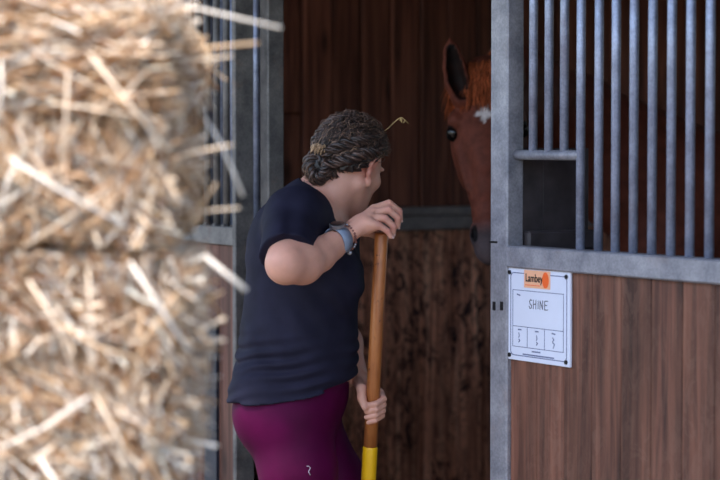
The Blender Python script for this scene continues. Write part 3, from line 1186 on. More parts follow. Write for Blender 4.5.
class Bundle:
    """many thin tubes in one mesh with a colour each"""
    def __init__(s): s.V, s.F, s.c = [], [], []

    def add(s, pts, r, col, sides=3, flat=1.0, zr=None):
        V, Fc = tube_geo(pts, r, sides, True, len(s.V), flat)
        s.F += Fc
        if zr is not None:
            for v in V: v.z = min(max(v.z, zr[0]), zr[1])
        s.V += V
        if callable(col): s.c += [col(i / max(1, len(pts) - 1)) for i in range(len(pts)) for _ in range(sides)]
        else: s.c += [col] * len(V)

    def build(s, name, mat, smooth=True):
        me = mesh_from(name, s.V, s.F, smooth)
        set_col(me, np.array(s.c, np.float32))
        if mat: me.materials.append(mat)
        return me


def surf(th, ph, h=0.0):
    """point on the hair ellipsoid: th from crown, ph round (0 = front, + = right)"""
    return Hd(HO[0] + (HR3[0] + h) * math.sin(th) * math.cos(ph), HO[1] + (HR3[1] + h) * math.sin(th) * math.sin(ph), HO[2] + (HR3[2] + h) * math.cos(th))


BUN = W(319, 166, -0.035)
hb = Bundle()
bun_h = Vector(to_head(*BUN))
for i in range(1500):
    # start on the crown/front, run back to the bun
    th = random.uniform(0.1, 1.35)
    ph = random.uniform(-math.pi, math.pi)
    p0 = Vector(to_head(*surf(th, ph)))
    p0.y -= HO[1]
    if p0.z < hairline(p0.x, p0.y) + 0.006: continue
    pts = []
    cur = p0.copy()
    h0 = random.uniform(0.0, 0.006)
    fx, fa = random.uniform(60, 160), random.uniform(0, 6.28)
    L = random.randint(8, 16)
    curl = random.uniform(0.001, 0.0065)
    for s_ in range(L):
        q = Vector(((cur.x - HO[0]) / HR3[0], cur.y / HR3[1], (cur.z - HO[2]) / HR3[2]))
        q.normalize()
        h = h0 + 0.002 * math.sin(s_ * .7 + fa)
        sp_ = Vector((HO[0] + (HR3[0] + h) * q.x, (HR3[1] + h) * q.y, HO[2] + (HR3[2] + h) * q.z))
        sw = Vector((math.sin(s_ * 1.1 + fa), math.cos(s_ * 1.3 + fa * 2), math.sin(s_ * 0.9 + fa * 3))) * curl
        pp = sp_ + sw
        if pp.z < hairline(pp.x, pp.y) - 0.002: break
        pts.append(Hd(pp.x, pp.y + HO[1], pp.z))
        dirv = (bun_h - cur)
        dist = dirv.length
        if dist < 0.03: break
        # swirl sideways a little for waves
        nrm = q
        dirv = dirv - nrm * dirv.dot(nrm)
        dirv.normalize()
        side = nrm.cross(dirv)
        cur = cur + (dirv + side * 0.6 * math.sin(fx * 0.03 * s_ + fa)) * 0.009
    if len(pts) < 4: continue
    t = random.random()
    c = HDK * 0.8 + (HMD - HDK * 0.8) * t ** 1.3
    if random.random() < 0.24: c = HMD + (HLT - HMD) * random.uniform(0.1, 0.9)
    w_ = random.uniform(.0006, .0015)
    hb.add(pts, [w_ * .6] + [w_] * (len(pts) - 2) + [w_ * .4], tuple(c), 4)
# flyaway curls along the outline
for i in range(620):
    th, ph = random.uniform(0.2, 1.5), random.uniform(-math.pi, math.pi)
    q0 = surf(th, ph, 0.002)
    hh = Vector(to_head(*q0))
    if hh.z < hairline(hh.x, hh.y): continue
    nrm = (q0 - Hd(*HO)).normalized()
    tg = nrm.cross(Vector((random.uniform(-1, 1), random.uniform(-1, 1), random.uniform(-1, 1)))).normalized()
    k = random.uniform(.005, .015)
    pts = [q0 + nrm * (k * math.sin(j / 7 * math.pi) * random.uniform(.8, 1.1)) + tg * (k * 2.2 * j / 7) for j in range(8)]
    hb.add(pts, random.uniform(.0004, .0008), tuple(HMD * random.uniform(.9, 3.0)), 3)
st_me = hb.build('strands', M['hair'])
o = child('hair_strands', st_me, None)
props(o, kind='stuff')


# twisted roll above the ear running to the bun, and the bun itself
def rope(name, path, r_path, r_strand, turns, n, cols, strands=3, taper=True):
    pts = smooth_path(path, n)
    fr = frames(pts)
    bd = Bundle()
    for k in range(strands):
        for sub in range(7):
            off = Vector((random.uniform(-1, 1), random.uniform(-1, 1))) * .62 * r_strand
            L = []
            ra = []
            jit = random.uniform(0, 6.28)
            for i, (p, (u, w)) in enumerate(zip(pts, fr)):
                t = i / (n - 1)
                tp = (0.55 + 0.9 * math.sin(math.pi * min(1, max(0, t * .9 + .07)))) / 1.45 if taper else 1.0
                a = 2 * math.pi * (turns * t + k / strands)
                cc, ss = math.cos(a), math.sin(a)
                q = p + u * (cc * r_path * tp + off.x * cc - off.y * ss) + w * (ss * r_path * tp + off.x * ss + off.y * cc)
                q += u * (.0016 * math.sin(i * .45 + jit)) + w * (.0016 * math.cos(i * .6 + jit))
                L.append(q)
                ra.append(r_strand * random.uniform(.42, .5) * tp)
            c = cols[0] + (cols[1] - cols[0]) * random.random() ** 1.2
            bd.add(L, ra, tuple(c), 5)
    return child(name, bd.build(name, M['hair']), None)


def onhead(px, py, h=0.004):
    """point on the visible side of the hair surface at this pixel"""
    best = None
    o_ = Vector((0, 0, CAM_Z))
    dr = (P(px, py, 5.7) - o_).normalized()
    oc = o_ - Hd(*HO)
    a = [dr.dot(x) / (r + h) for x, r in zip(HAX, HR3)]
    b_ = [oc.dot(x) / (r + h) for x, r in zip(HAX, HR3)]
    A = sum(x * x for x in a); B = 2 * sum(x * y for x, y in zip(a, b_)); Cc = sum(x * x for x in b_) - 1
    disc = B * B - 4 * A * Cc
    t = (-B - math.sqrt(disc)) / (2 * A) if disc > 0 else -B / (2 * A)
    return o_ + dr * t


rope('hair_twist', [onhead(384, 146), onhead(376, 152), onhead(364, 154), onhead(351, 158), onhead(338, 162), onhead(327, 164, .006), BUN + Vector((.012, -.012, .004))],
     .0085, .0090, 3.2, 60, (HDK * .8, HMD * 1.3))
rope('hair_twist', [onhead(378, 136), onhead(366, 140), onhead(352, 143), onhead(338, 147), onhead(326, 152, .006), BUN + Vector((.006, -.005, .02))],
     .0070, .0090, 2.2, 56, (HDK * .7, HMD * 1.2))
rope('hair_twist', [onhead(352, 116), onhead(336, 120), onhead(322, 130), onhead(315, 143), BUN + Vector((-.006, 0, .022))],
     .0060, .0075, 2.5, 46, (HDK, HMD * 1.2))
# bun: a coil
coil = []
for i in range(34):
    t = i / 33
    a = 2 * math.pi * 2.1 * t + 1.0
    rr = .032 - .017 * t
    coil.append(BUN + Vector((math.cos(a) * rr * .95, -.006 - .026 * t + .008 * math.sin(a), math.sin(a) * rr * 1.25 - .002)))
rope('bun', coil, .0072, .0080, 8.5, 110, (HDK * 1.1, HMD * 1.15), 3, False)
bs = SDF(tuple(BUN - Vector((.06, .06, .06))), tuple(BUN + Vector((.06, .06, .06))), 0.003)
bs.ell(BUN, (.030, .030, .038), None, 0)
bsm, bp = bs.mesh('bun_core')
set_col(bsm, np.tile(HDK, (len(bp), 1)))
child('bun_core', bsm, M['hair'])
# sun-bleached ends sticking out of the bun
bt = Bundle()
for i in range(110):
    q0 = W(random.uniform(315, 325), random.uniform(145, 151), random.uniform(-.075, -.045))
    d_ = Vector((random.uniform(-.9, .1), random.uniform(-.6, -.1), random.uniform(-.9, -.1))).normalized()
    k = random.uniform(.008, .018)
    pts = [q0 + d_ * (k * j / 6) + Vector((0, -.006, .006)) * math.sin(j / 6 * 3.1) for j in range(7)]
    bt.add(pts, [.0010] * 6 + [.0004], tuple(np.array(lin((204, 168, 132))) * random.uniform(.5, 1.0)), 4)
for i in range(60):
    q0 = BUN + Vector((random.uniform(-.03, -.01), random.uniform(-.03, .0), random.uniform(-.035, -.005)))
    d_ = Vector((random.uniform(-1, .2), random.uniform(-.6, .1), random.uniform(-.6, .5))).normalized()
    k = random.uniform(.008, .018)
    pts = [q0 + d_ * (k * j / 6) + Vector((.004 * math.sin(j), 0, .004 * math.cos(j))) for j in range(7)]
    bt.add(pts, .0007, tuple(HLT * random.uniform(.5, 1.2)), 3)
props(child('blonde_ends', bt.build('blonde_ends', M['hair']), None), 'pale bleached hair ends on the bun', kind='stuff')
# short fine hair at the nape
nb = Bundle()
for i in range(420):
    px = random.uniform(324, 364)
    py = 177 - (px - 322) * 0.22 + random.uniform(-6, 4)
    try: q0 = on_surface(sk_p, px, py)
    except Exception: continue
    e_ = W(px - random.uniform(2, 9), py - random.uniform(5, 11)) - W(px, py)
    pts = [q0 + e_ * (j / 4) + Vector((0, -.004 - .006 * (j / 4), 0)) for j in range(5)]
    nb.add(pts, [.0004, .0009, .0010, .0010, .0008], tuple(HDK + (HMD - HDK) * random.uniform(.0, 1.2)), 3)
props(child('nape_hair', nb.build('nape_hair', M['hair']), None), kind='stuff')

# ---- wristwatch and bracelet
fa = (WR_R - EL_R).normalized()
wc = EL_R.lerp(WR_R, .915)
fu = (Vector((-.30, -.55, .8)) - fa * Vector((-.30, -.55, .8)).dot(fa)).normalized()
fw_ = fa.cross(fu)
M['band'] = mat_simple('watch_band', lin((128, 140, 160)), 0.4, 0, 0.06, 30, 0)
M['glass'] = mat_simple('watch_glass', lin((22, 24, 30)), 0.12, 0, 0.1, 30, 0)
M['chrome'] = mat_simple('watch_case', lin((150, 150, 156)), 0.3, 0.8, 0.1, 30, 0)


def ring(c, r, width, thick, n=40, sq=1.0):
    V, Fc = [], []
    prof = [(-width / 2, 0), (-width / 2, thick), (width / 2, thick), (width / 2, 0)]
    for i in range(n):
        a = 2 * math.pi * i / n
        d_ = fu * math.cos(a) * sq + fw_ * math.sin(a)
        for x, y in prof: V.append(c + fa * x + d_ * (r + y))
    for i in range(n):
        for j in range(4):
            Fc.append((i * 4 + j, i * 4 + (j + 1) % 4, ((i + 1) % n) * 4 + (j + 1) % 4, ((i + 1) % n) * 4 + j))
    return V, Fc


rw = .0325
watch = child('wristwatch', mesh_from('wristwatch', *ring(wc, rw, .030, .004), True), M['band'])
watch['label'] = 'grey-blue watch strap on the wrist'
V, Fc = [], []
n = 24
for lvl, (hh, k) in enumerate(((0, .9), (.002, 1.0), (.009, 1.0), (.0105, .9))):
    for i in range(n):
        a = 2 * math.pi * i / n
        V.append(wc + fu * (rw + .002 + hh) + fa * (.0205 * k * math.cos(a)) + fw_ * (.0205 * k * math.sin(a)))
for l in range(3):
    for i in range(n): Fc.append((l * n + i, l * n + (i + 1) % n, (l + 1) * n + (i + 1) % n, (l + 1) * n + i))
Fc += [tuple(range(n))[::-1], tuple(range(3 * n, 4 * n))]


def sub(name, me, mat, parent):
    o = link(name, me, mat, parent)
    o.matrix_parent_inverse = parent.matrix_basis.inverted()
    return o


sub('watch_case', mesh_from('watch_case', V, Fc), M['chrome'], watch)
V = [wc + fu * (rw + .0128) + fa * (.0178 * math.cos(2 * math.pi * i / n)) + fw_ * (.0178 * math.sin(2 * math.pi * i / n)) for i in range(n)] + \
    [wc + fu * (rw + .0115) + fa * (.0178 * math.cos(2 * math.pi * i / n)) + fw_ * (.0178 * math.sin(2 * math.pi * i / n)) for i in range(n)]
sub('watch_glass', mesh_from('watch_glass', V, [tuple(range(n)), tuple(range(2 * n - 1, n - 1, -1))] + [(i, n + i, n + (i + 1) % n, (i + 1) % n) for i in range(n)]), M['glass'], watch)
M['bead'] = mat_simple('bead_brown', lin((120, 72, 62)), 0.35, 0, 0.3, 200, 0)
M['bead2'] = mat_simple('bead_silver', lin((176, 178, 188)), 0.25, 0.7, 0.1, 30, 0)
bc = WR_R + fa * .010
brac = child('bracelet', mesh_from('bracelet', *ring(bc, .0330, .0014, .0012), True), M['bolt'])
brac['label'] = 'beaded bracelet next to the watch'
bead_me = {}
for kname in ('bead', 'bead2'):
    bmm = bmesh.new()
    bmesh.ops.create_icosphere(bmm, subdivisions=2, radius=.0036)
    me = bpy.data.meshes.new('bead')
    bmm.to_mesh(me); bmm.free()
    me.polygons.foreach_set('use_smooth', [True] * len(me.polygons))
    me.materials.append(M[kname])
    bead_me[kname] = me
for i in range(28):
    a = 2 * math.pi * i / 28
    d_ = fu * math.cos(a) + fw_ * math.sin(a)
    o = link('bead', bead_me['bead2' if i % 9 in (0, 1) else 'bead'], None, brac)
    o.matrix_parent_inverse = brac.matrix_basis.inverted()
    o.location = (bc + d_ * .0342) - Vector(person.location)
    o.matrix_parent_inverse = Matrix.Identity(4)
    o.location = bc + d_ * .0342
# charm hanging under the wrist
bmm = bmesh.new()
bmesh.ops.create_icosphere(bmm, subdivisions=2, radius=.0065)
me = bpy.data.meshes.new('charm'); bmm.to_mesh(me); bmm.free()
o = link('charm', me, M['bead2'], brac, bc - fu * .036 + Vector((.008, -.012, -.006)))

# ================================================================== wooden-handled tool
tool = empty('stable_tool', (PB_.x, PB_.y, 0))
props(tool, 'long wooden pole with a yellow lower sleeve gripped by the person', 'tool handle')
pdir = (PB_ - PT_).normalized()
ybound = PT_.lerp(PB_, (446 - 233) / 247)
foot = PT_ + pdir * ((PT_.z - 0.30) / -pdir.z)
m, nt, b = new_mat('varnished_pole')
v = coords(nt, (60, 60, 3))
gq = noise_node(nt, v, 1.0, 5, 0.6, 0.5)
v2 = coords(nt, (1, 1, 1))
g2 = noise_node(nt, v2, 55, 3, 0.6)
c_ = ramp(nt, gq, [(0.3, lin((128, 74, 38))), (0.5, lin((166, 98, 50))), (0.75, lin((184, 116, 62)))])
sp_ = ramp(nt, g2, [(0.30, (0.35, 0.3, 0.28)), (0.36, (1, 1, 1))])
nt.links.new(mix_col(nt, c_, sp_, 1.0, 'MULTIPLY'), b.inputs['Base Color'])
b.inputs['Roughness'].default_value = 0.4
M['pole'] = m
M['yellow'] = mat_simple('yellow_sleeve', lin((232, 178, 16)), 0.4, 0, 0.06, 20, 0)


def tchild(name, V, Fc, mat, smooth=True):
    me = mesh_from(name, V, Fc, smooth)
    o = link(name, me, mat, tool)
    o.matrix_parent_inverse = Matrix.Translation(-Vector(tool.location))
    return o


tchild('handle', *tube_geo([PT_, PT_ + pdir * .003, PT_ + pdir * .4, ybound], [.0150, .0172, .0176, .0180], 20), M['pole'])
tchild('sleeve', *tube_geo([ybound - pdir * .002, ybound + pdir * .004, foot], [.0178, .0194, .0200], 20), M['yellow'])
bl = foot
V = []
for zz, w_, t_ in ((.30, .03, .016), (.26, .10, .012), (.20, .125, .006), (.03, .125, .004), (0.0, .115, .002)):
    off = (0.30 - zz) * 0.12
    for sx, sy in ((-1, -1), (1, -1), (1, 1), (-1, 1)):
        V.append((foot.x - off + t_ * sx, foot.y + w_ * sy, zz))
Fc = [tuple(range(4))[::-1], tuple(range(16, 20))] + [(l * 4 + j, l * 4 + (j + 1) % 4, (l + 1) * 4 + (j + 1) % 4, (l + 1) * 4 + j) for l in range(4) for j in range(4)]
tchild('blade', V, Fc, M['steel_old'], False)

# ------------------------------------------------------------------ straw sprig caught in the hair
a0 = onhead(384.5, 131, .0)
sp0 = a0
spt = [sp0, W(389, 127.5, a0.y - D0), W(395, 121.5, a0.y - D0), W(399.5, 118, a0.y - D0), W(402, 117.5, a0.y - D0), W(405, 120, a0.y - D0), W(408.5, 123.5, a0.y - D0)]
V, Fc = tube_geo(spt, [.0009, .0009, .0009, .0009, .0008, .0007, .0005], 6)
m_sprig = mat_simple('dry_straw', lin((206, 170, 112)), 0.6, 0, 0.15, 40, 0)
sprig = link('straw_sprig', mesh_from('straw_sprig', V, Fc, True), m_sprig)
props(sprig, 'thin bent piece of straw caught in the dark hair', 'straw')
for pts in ([(401, 117.5), (400, 121)], [(402, 118), (401.5, 122.5)], [(405, 120), (403.5, 123)]):
    V, Fc = tube_geo([W(*p, a0.y - D0) for p in pts], [.0010, .0013], 5)
    link('seed_husk', mesh_from('seed_husk', V, Fc, True), m_sprig, sprig)

# ================================================================== horse
DH = 6.80
hs = None


def Q(px, py, dy=0.0): return P(px, py, DH + dy)


poll = Q(484, 70, 0.04)
nose = Q(491, 253, -0.15)
gD = (nose - poll).normalized()               # down the face
gF = Vector((-0.10, -1, 0)); gF = (gF - gD * gF.dot(gD)).normalized()   # out of the face
gL = gD.cross(gF).normalized()                # sideways
if gL.x < 0: gL = -gL
HL = (nose - poll).length


def G(s_, f, l):
    """s down the face (m), f out of the face, l sideways (+ to the right of the picture)"""
    return poll + gD * s_ + gF * f + gL * l


horse = empty('horse', (1.6, 7.6, 0))
props(horse, 'chestnut horse with a white star looking out past the steel post', 'horse')
B_ = FN.copy()
wx = Vector((poll.x, poll.y, 0))
hz_ = SDF((0.15, 6.40, -0.01), (2.70, 8.70, 2.0), 0.0072)
Wd = wx + B_ * 0.98 + Vector((0.0, 0.10, 0))
side_b = FD
wz = lambda t, z, sdx=0.0: Wd + B_ * t + side_b * sdx + Vector((0, 0, z))
# trunk
hz_.loft([(wz(-.18, 1.13), .20, .24), (wz(0.05, 1.18), .25, .33), (wz(.45, 1.13), .29, .335), (wz(.85, 1.15), .29, .32), (wz(1.15, 1.20), .27, .30), (wz(1.42, 1.16), .22, .25)], side_b, 0.08)
hz_.ell(wz(0.10, 1.46), (.16, .10, .10), (B_, side_b, UPZ), 0.10)
hz_.ell(wz(1.10, 1.38), (.26, .20, .13), (B_, side_b, UPZ), 0.10)
# neck
neck = [G(.075, -.13, 0), poll + Vector((.10, .26, -.06)), poll + Vector((.32, .48, -.20)), wz(-.10, 1.34)]
hz_.loft([(neck[0], .085, .12), (neck[1], .085, .155), (neck[2], .11, .20), (neck[3], .17, .27)], side_b, 0.07)
# head
secs = [(0.00, .075, .16), (.07, .098, .21), (.15, .113, .25), (.21, .112, .27), (.29, .088, .255), (.38, .066, .19), (.46, .054, .145), (.53, .052, .125), (.585, .050, .105), (.612, .034, .07)]
k_ = HL / 0.62
L = [(G(s_ * k_, -dp / 2, 0), w, dp / 2) for s_, w, dp in secs]
hz_.loft(L, gL, 0.02)
def ear_pts(sg):
    a = [Q(463, 97, .05), Q(457.5, 82, .045), Q(454.5, 66, .04), Q(452, 51, .035), Q(449.5, 37, .03)]
    if sg > 0:
        a = [poll + gL * (2 * -(p - poll).dot(gL)) + (p - poll) for p in a]
    return a


for sg in (-1, 1):
    # brow, eye ball, cheek crest, jowl, nostril
    hz_.ell(G(.150 * k_, -.055, .098 * sg), (.030, .034, .024), (gD, gF, gL), 0.03)
    hz_.ell(G(.190 * k_, -.070, .113 * sg), (.022, .026, .016), (gD, gF, gL), 0.006)
    hz_.cap(G(.160 * k_, -.030, .088 * sg), G(.172 * k_, -.085, .116 * sg), .012, .010, 0.012)
    hz_.cap(G(.235 * k_, -.060, .088 * sg), G(.385 * k_, -.055, .062 * sg), .018, .012, 0.015)
    hz_.ell(G(.36 * k_, -.020, .062 * sg), (.06, .018, .012), (gD, gF, gL), 0.03, 'sub')
    hz_.ell(G(.235 * k_, -.190, .060 * sg), (.095, .075, .042), (gD, gF, gL), 0.05)
    hz_.ell(G(.545 * k_, -.028, .044 * sg), (.036, .026, .020), (gD, gF, gL), 0.02)
    hz_.ell(G(.550 * k_, -.010, .050 * sg), (.027, .016, .011), (gD, gF, gL), 0.005, 'sub')
    # ears: shell with a hollow towards the viewer
    EA = ear_pts(sg)
    hz_.chain([G(.06, -.08, .062 * sg)] + EA, [.036, .036, .0405, .036, .026, .003], 0.010)
    hz_.chain([EA[i_] + gF * o_ for i_, o_ in ((0, .044), (1, .040), (2, .036), (3, .028))], [.024, .030, .027, .016], 0.003, 'sub')
hz_.ell(G(.600 * k_, -.060, 0), (.030, .045, .040), (gD, gF, gL), 0.02)
hz_.ell(G(.605 * k_, -.105, 0), (.024, .030, .034), (gD, gF, gL), 0.012)


# legs
def leg(tx, sdx, hind):
    b = lambda t, z, k=0: wz(tx + t, z, sdx)
    if hind:
        hz_.chain([b(0, 1.10), b(-.10, .82), b(.06, .56), b(.02, .30), b(.0, .13), b(-.05, .05)], [.17, .12, .062, .042, .044, .058], 0.05)
    else:
        hz_.chain([b(0, 1.02), b(.06, .82), b(.02, .52), b(.02, .28), b(0.0, .13), b(-.05, .05)], [.13, .090, .056, .038, .042, .056], 0.05)


leg(.02, .13, False); leg(.08, -.13, False); leg(1.28, .13, True); leg(1.36, -.13, True)
hz_.clip(lambda X, Y, Z: 0.002 - Z + 0 * X + 0 * Y)
ho_me, ho_p = hz_.mesh('body')
hq = ho_p - np.array(poll)
gs, gf, gl = hq @ np.array(gD), hq @ np.array(gF), hq @ np.array(gL)
CH = np.array(lin((96, 49, 37)))
col = np.tile(CH, (len(ho_p), 1))
# muzzle grey-brown skin
mz = np.clip((gs / k_ - .50) / .06, 0, 1) * (gs < .75) * (np.abs(gl) < .12) * (gf < .15)
near_head = (np.abs(gl) < .16) & (gf > -.32) & (gf < .12)
mz = (mz * near_head)[:, None]
col = col * (1 - mz) + np.array(lin((74, 62, 64))) * mz
# dark eye, dark inner ear, star, dark legs
eyeM = np.zeros(len(ho_p))
for sg in (-1, 1):
    d2 = ((gs - .188 * k_) / .027) ** 2 + ((gf + .060) / .027) ** 2 + ((gl - .110 * sg) / .024) ** 2
    eyeM = np.maximum(eyeM, np.clip((1.25 - d2) / .25, 0, 1))
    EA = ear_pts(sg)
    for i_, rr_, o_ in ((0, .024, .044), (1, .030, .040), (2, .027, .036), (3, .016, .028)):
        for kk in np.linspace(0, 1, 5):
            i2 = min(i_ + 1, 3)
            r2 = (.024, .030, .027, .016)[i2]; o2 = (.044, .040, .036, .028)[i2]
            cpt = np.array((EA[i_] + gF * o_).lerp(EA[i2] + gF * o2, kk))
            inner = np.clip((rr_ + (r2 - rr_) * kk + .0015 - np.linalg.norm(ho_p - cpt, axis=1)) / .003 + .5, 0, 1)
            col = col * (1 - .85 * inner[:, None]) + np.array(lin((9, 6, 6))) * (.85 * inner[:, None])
    nd = ((gs - .550 * k_) / .030) ** 2 + ((gf + .012) / .020) ** 2 + ((gl - .050 * sg) / .013) ** 2
    nm = np.clip((1.2 - nd) / .5, 0, 1)[:, None]
    col = col * (1 - nm) + np.array(lin((20, 16, 18))) * nm
col = col * (1 - eyeM[:, None]) + np.array(lin((10, 8, 9))) * eyeM[:, None]
st = Q(485, 115)
sq = ho_p - np.array(st)
sl_, sd_ = sq @ np.array(gL), sq @ np.array(gD)
ang = np.arctan2(sd_, sl_)
sm = np.clip((1.0 - np.sqrt((sl_ / .027) ** 2 + (sd_ / .025) ** 2) + .25 * np.sin(ang * 4 + 1) + .12 * np.sin(ang * 9)) / .3, 0, 1) * (gf > -.12) * (gs < .3)
col = col * (1 - sm[:, None]) + np.array(lin((206, 196, 196))) * sm[:, None]
hoof = np.clip((.09 - ho_p[:, 2]) / .01, 0, 1)[:, None]
col = col * (1 - hoof) + np.array(lin((60, 52, 46))) * hoof
set_col(ho_me, col)
M['coat'] = mat_attr('chestnut_coat', 0.6, 0.12, 0.32, 26, 0.3)


def hchild(name, me, mat=None):
    o = link(name, me, mat, horse)
    o.matrix_parent_inverse = Matrix.Translation(-Vector(horse.location))
    return o


hchild('body', ho_me, M['coat'])
M['eye'] = mat_simple('horse_eye', lin((16, 10, 10)), 0.08, 0, 0.2, 40, 0)
for sg in (-1, 1):
    bmm = bmesh.new()
    bmesh.ops.create_uvsphere(bmm, u_segments=20, v_segments=12, radius=.0235)
    me = bpy.data.meshes.new('eye'); bmm.to_mesh(me); bmm.free()
    me.polygons.foreach_set('use_smooth', [True] * len(me.polygons))
    cc = G(.188 * k_, -.062, .103 * sg)
    for v in me.vertices: v.co = cc + v.co
    hchild('eye', me, M['eye'])
# forelock and mane
fl = Bundle()
FLC = np.array(lin((172, 88, 52)))
for i in range(900):
    l0 = random.gauss(-0.012, .055)
    l0 = max(-.098, min(.085, l0))
    p0 = G(random.uniform(-.03, .03), random.uniform(-.06, .01) - abs(l0) * .25, l0)
    ln = random.uniform(.06, .115) + .35 * max(0, -l0 - .04)
    spread = l0 * random.uniform(.0, .35) + random.uniform(-.012, .008) - .006
    pts = []
    for j in range(8):
        t = j / 7
        s_ = (p0 - poll).dot(gD) + ln * t
        ll = l0 + spread * t
        # face surface height there
        w = np.interp(s_ / k_, [x[0] for x in secs], [x[1] for x in secs])
        dp = np.interp(s_ / k_, [x[0] for x in secs], [x[2] for x in secs]) / 2
        fs = -dp + dp * math.sqrt(max(0.0, 1 - min(.98, abs(ll) / w) ** 2))
        f0 = (p0 - poll).dot(gF)
        f = max(f0 * (1 - t) + fs * t, fs) + .006 + .010 * math.sin(math.pi * t) * random.uniform(.3, 1) + .003
        pts.append(G(s_, f, ll + .002 * math.sin(j * 1.2 + i)))
    c = FLC * random.uniform(.30, 1.25)
    fl.add(pts, [.0012] * 6 + [.0009, .0004], tuple(c), 3)
props(hchild('forelock', fl.build('forelock', M['coat'])), kind='stuff')
mn = Bundle()
crest = smooth_path([G(-.05, -.10, 0), neck[1] + Vector((-.02, -.02, .15)), neck[2] + Vector((-.03, -.03, .20)), neck[3] + Vector((0, 0, .27))], 40)
for i in range(700):
    p = crest[random.randint(0, 39)]
    d_ = (-FD * random.uniform(.3, 1.0) * random.choice((1, 1, 1, -.6)) + Vector((0, 0, .25)))
    pts = [p + d_ * (.10 * (j / 6)) * (1 if j < 3 else 1) + Vector((0, 0, -.28 * (j / 6) ** 2)) for j in range(7)]
    mn.add(pts, [.0014] * 6 + [.0005], tuple(FLC * random.uniform(.5, 1.1)), 3)
props(hchild('mane', mn.build('mane', M['coat'])), kind='stuff')
tl = Bundle()
tb = wz(1.60, 1.22)
for i in range(200):
    o_ = Vector((random.gauss(0, .03), random.gauss(0, .03), 0))
    tl.add([tb + o_ * .3, tb + B_ * .06 + o_ + Vector((0, 0, -.1)), tb + B_ * .07 + o_ * 1.4 + Vector((0, 0, -.5)), tb + B_ * .05 + o_ * 1.1 + Vector((0, 0, -.85))], .002, tuple(FLC * random.uniform(.5, 1)), 3)
props(hchild('tail', tl.build('tail', M['coat'])), kind='stuff')

# ================================================================== straw bales
M['straw'] = mat_attr('straw', 0.5, 0.4, 0.12, 30, 0.0)
nt = M['straw'].node_tree
tr = nt.nodes.new('ShaderNodeBsdfTranslucent')
mx = nt.nodes.new('ShaderNodeMixShader')
mx.inputs[0].default_value = 0.38
pb = nt.nodes['Principled BSDF']
nt.links.new(pb.inputs['Base Color'].links[0].from_socket, tr.inputs['Color'])
nt.links.new(pb.outputs[0], mx.inputs[1])
nt.links.new(tr.outputs[0], mx.inputs[2])
nt.links.new(mx.outputs[0], nt.nodes['Material Output'].inputs['Surface'])
PAL = [np.array(lin(c)) for c in ((240, 222, 200), (226, 198, 164), (202, 166, 130), (176, 136, 102), (158, 114, 82), (248, 240, 230))]
BD = 3.20
BX1 = P(163, 250, BD).x


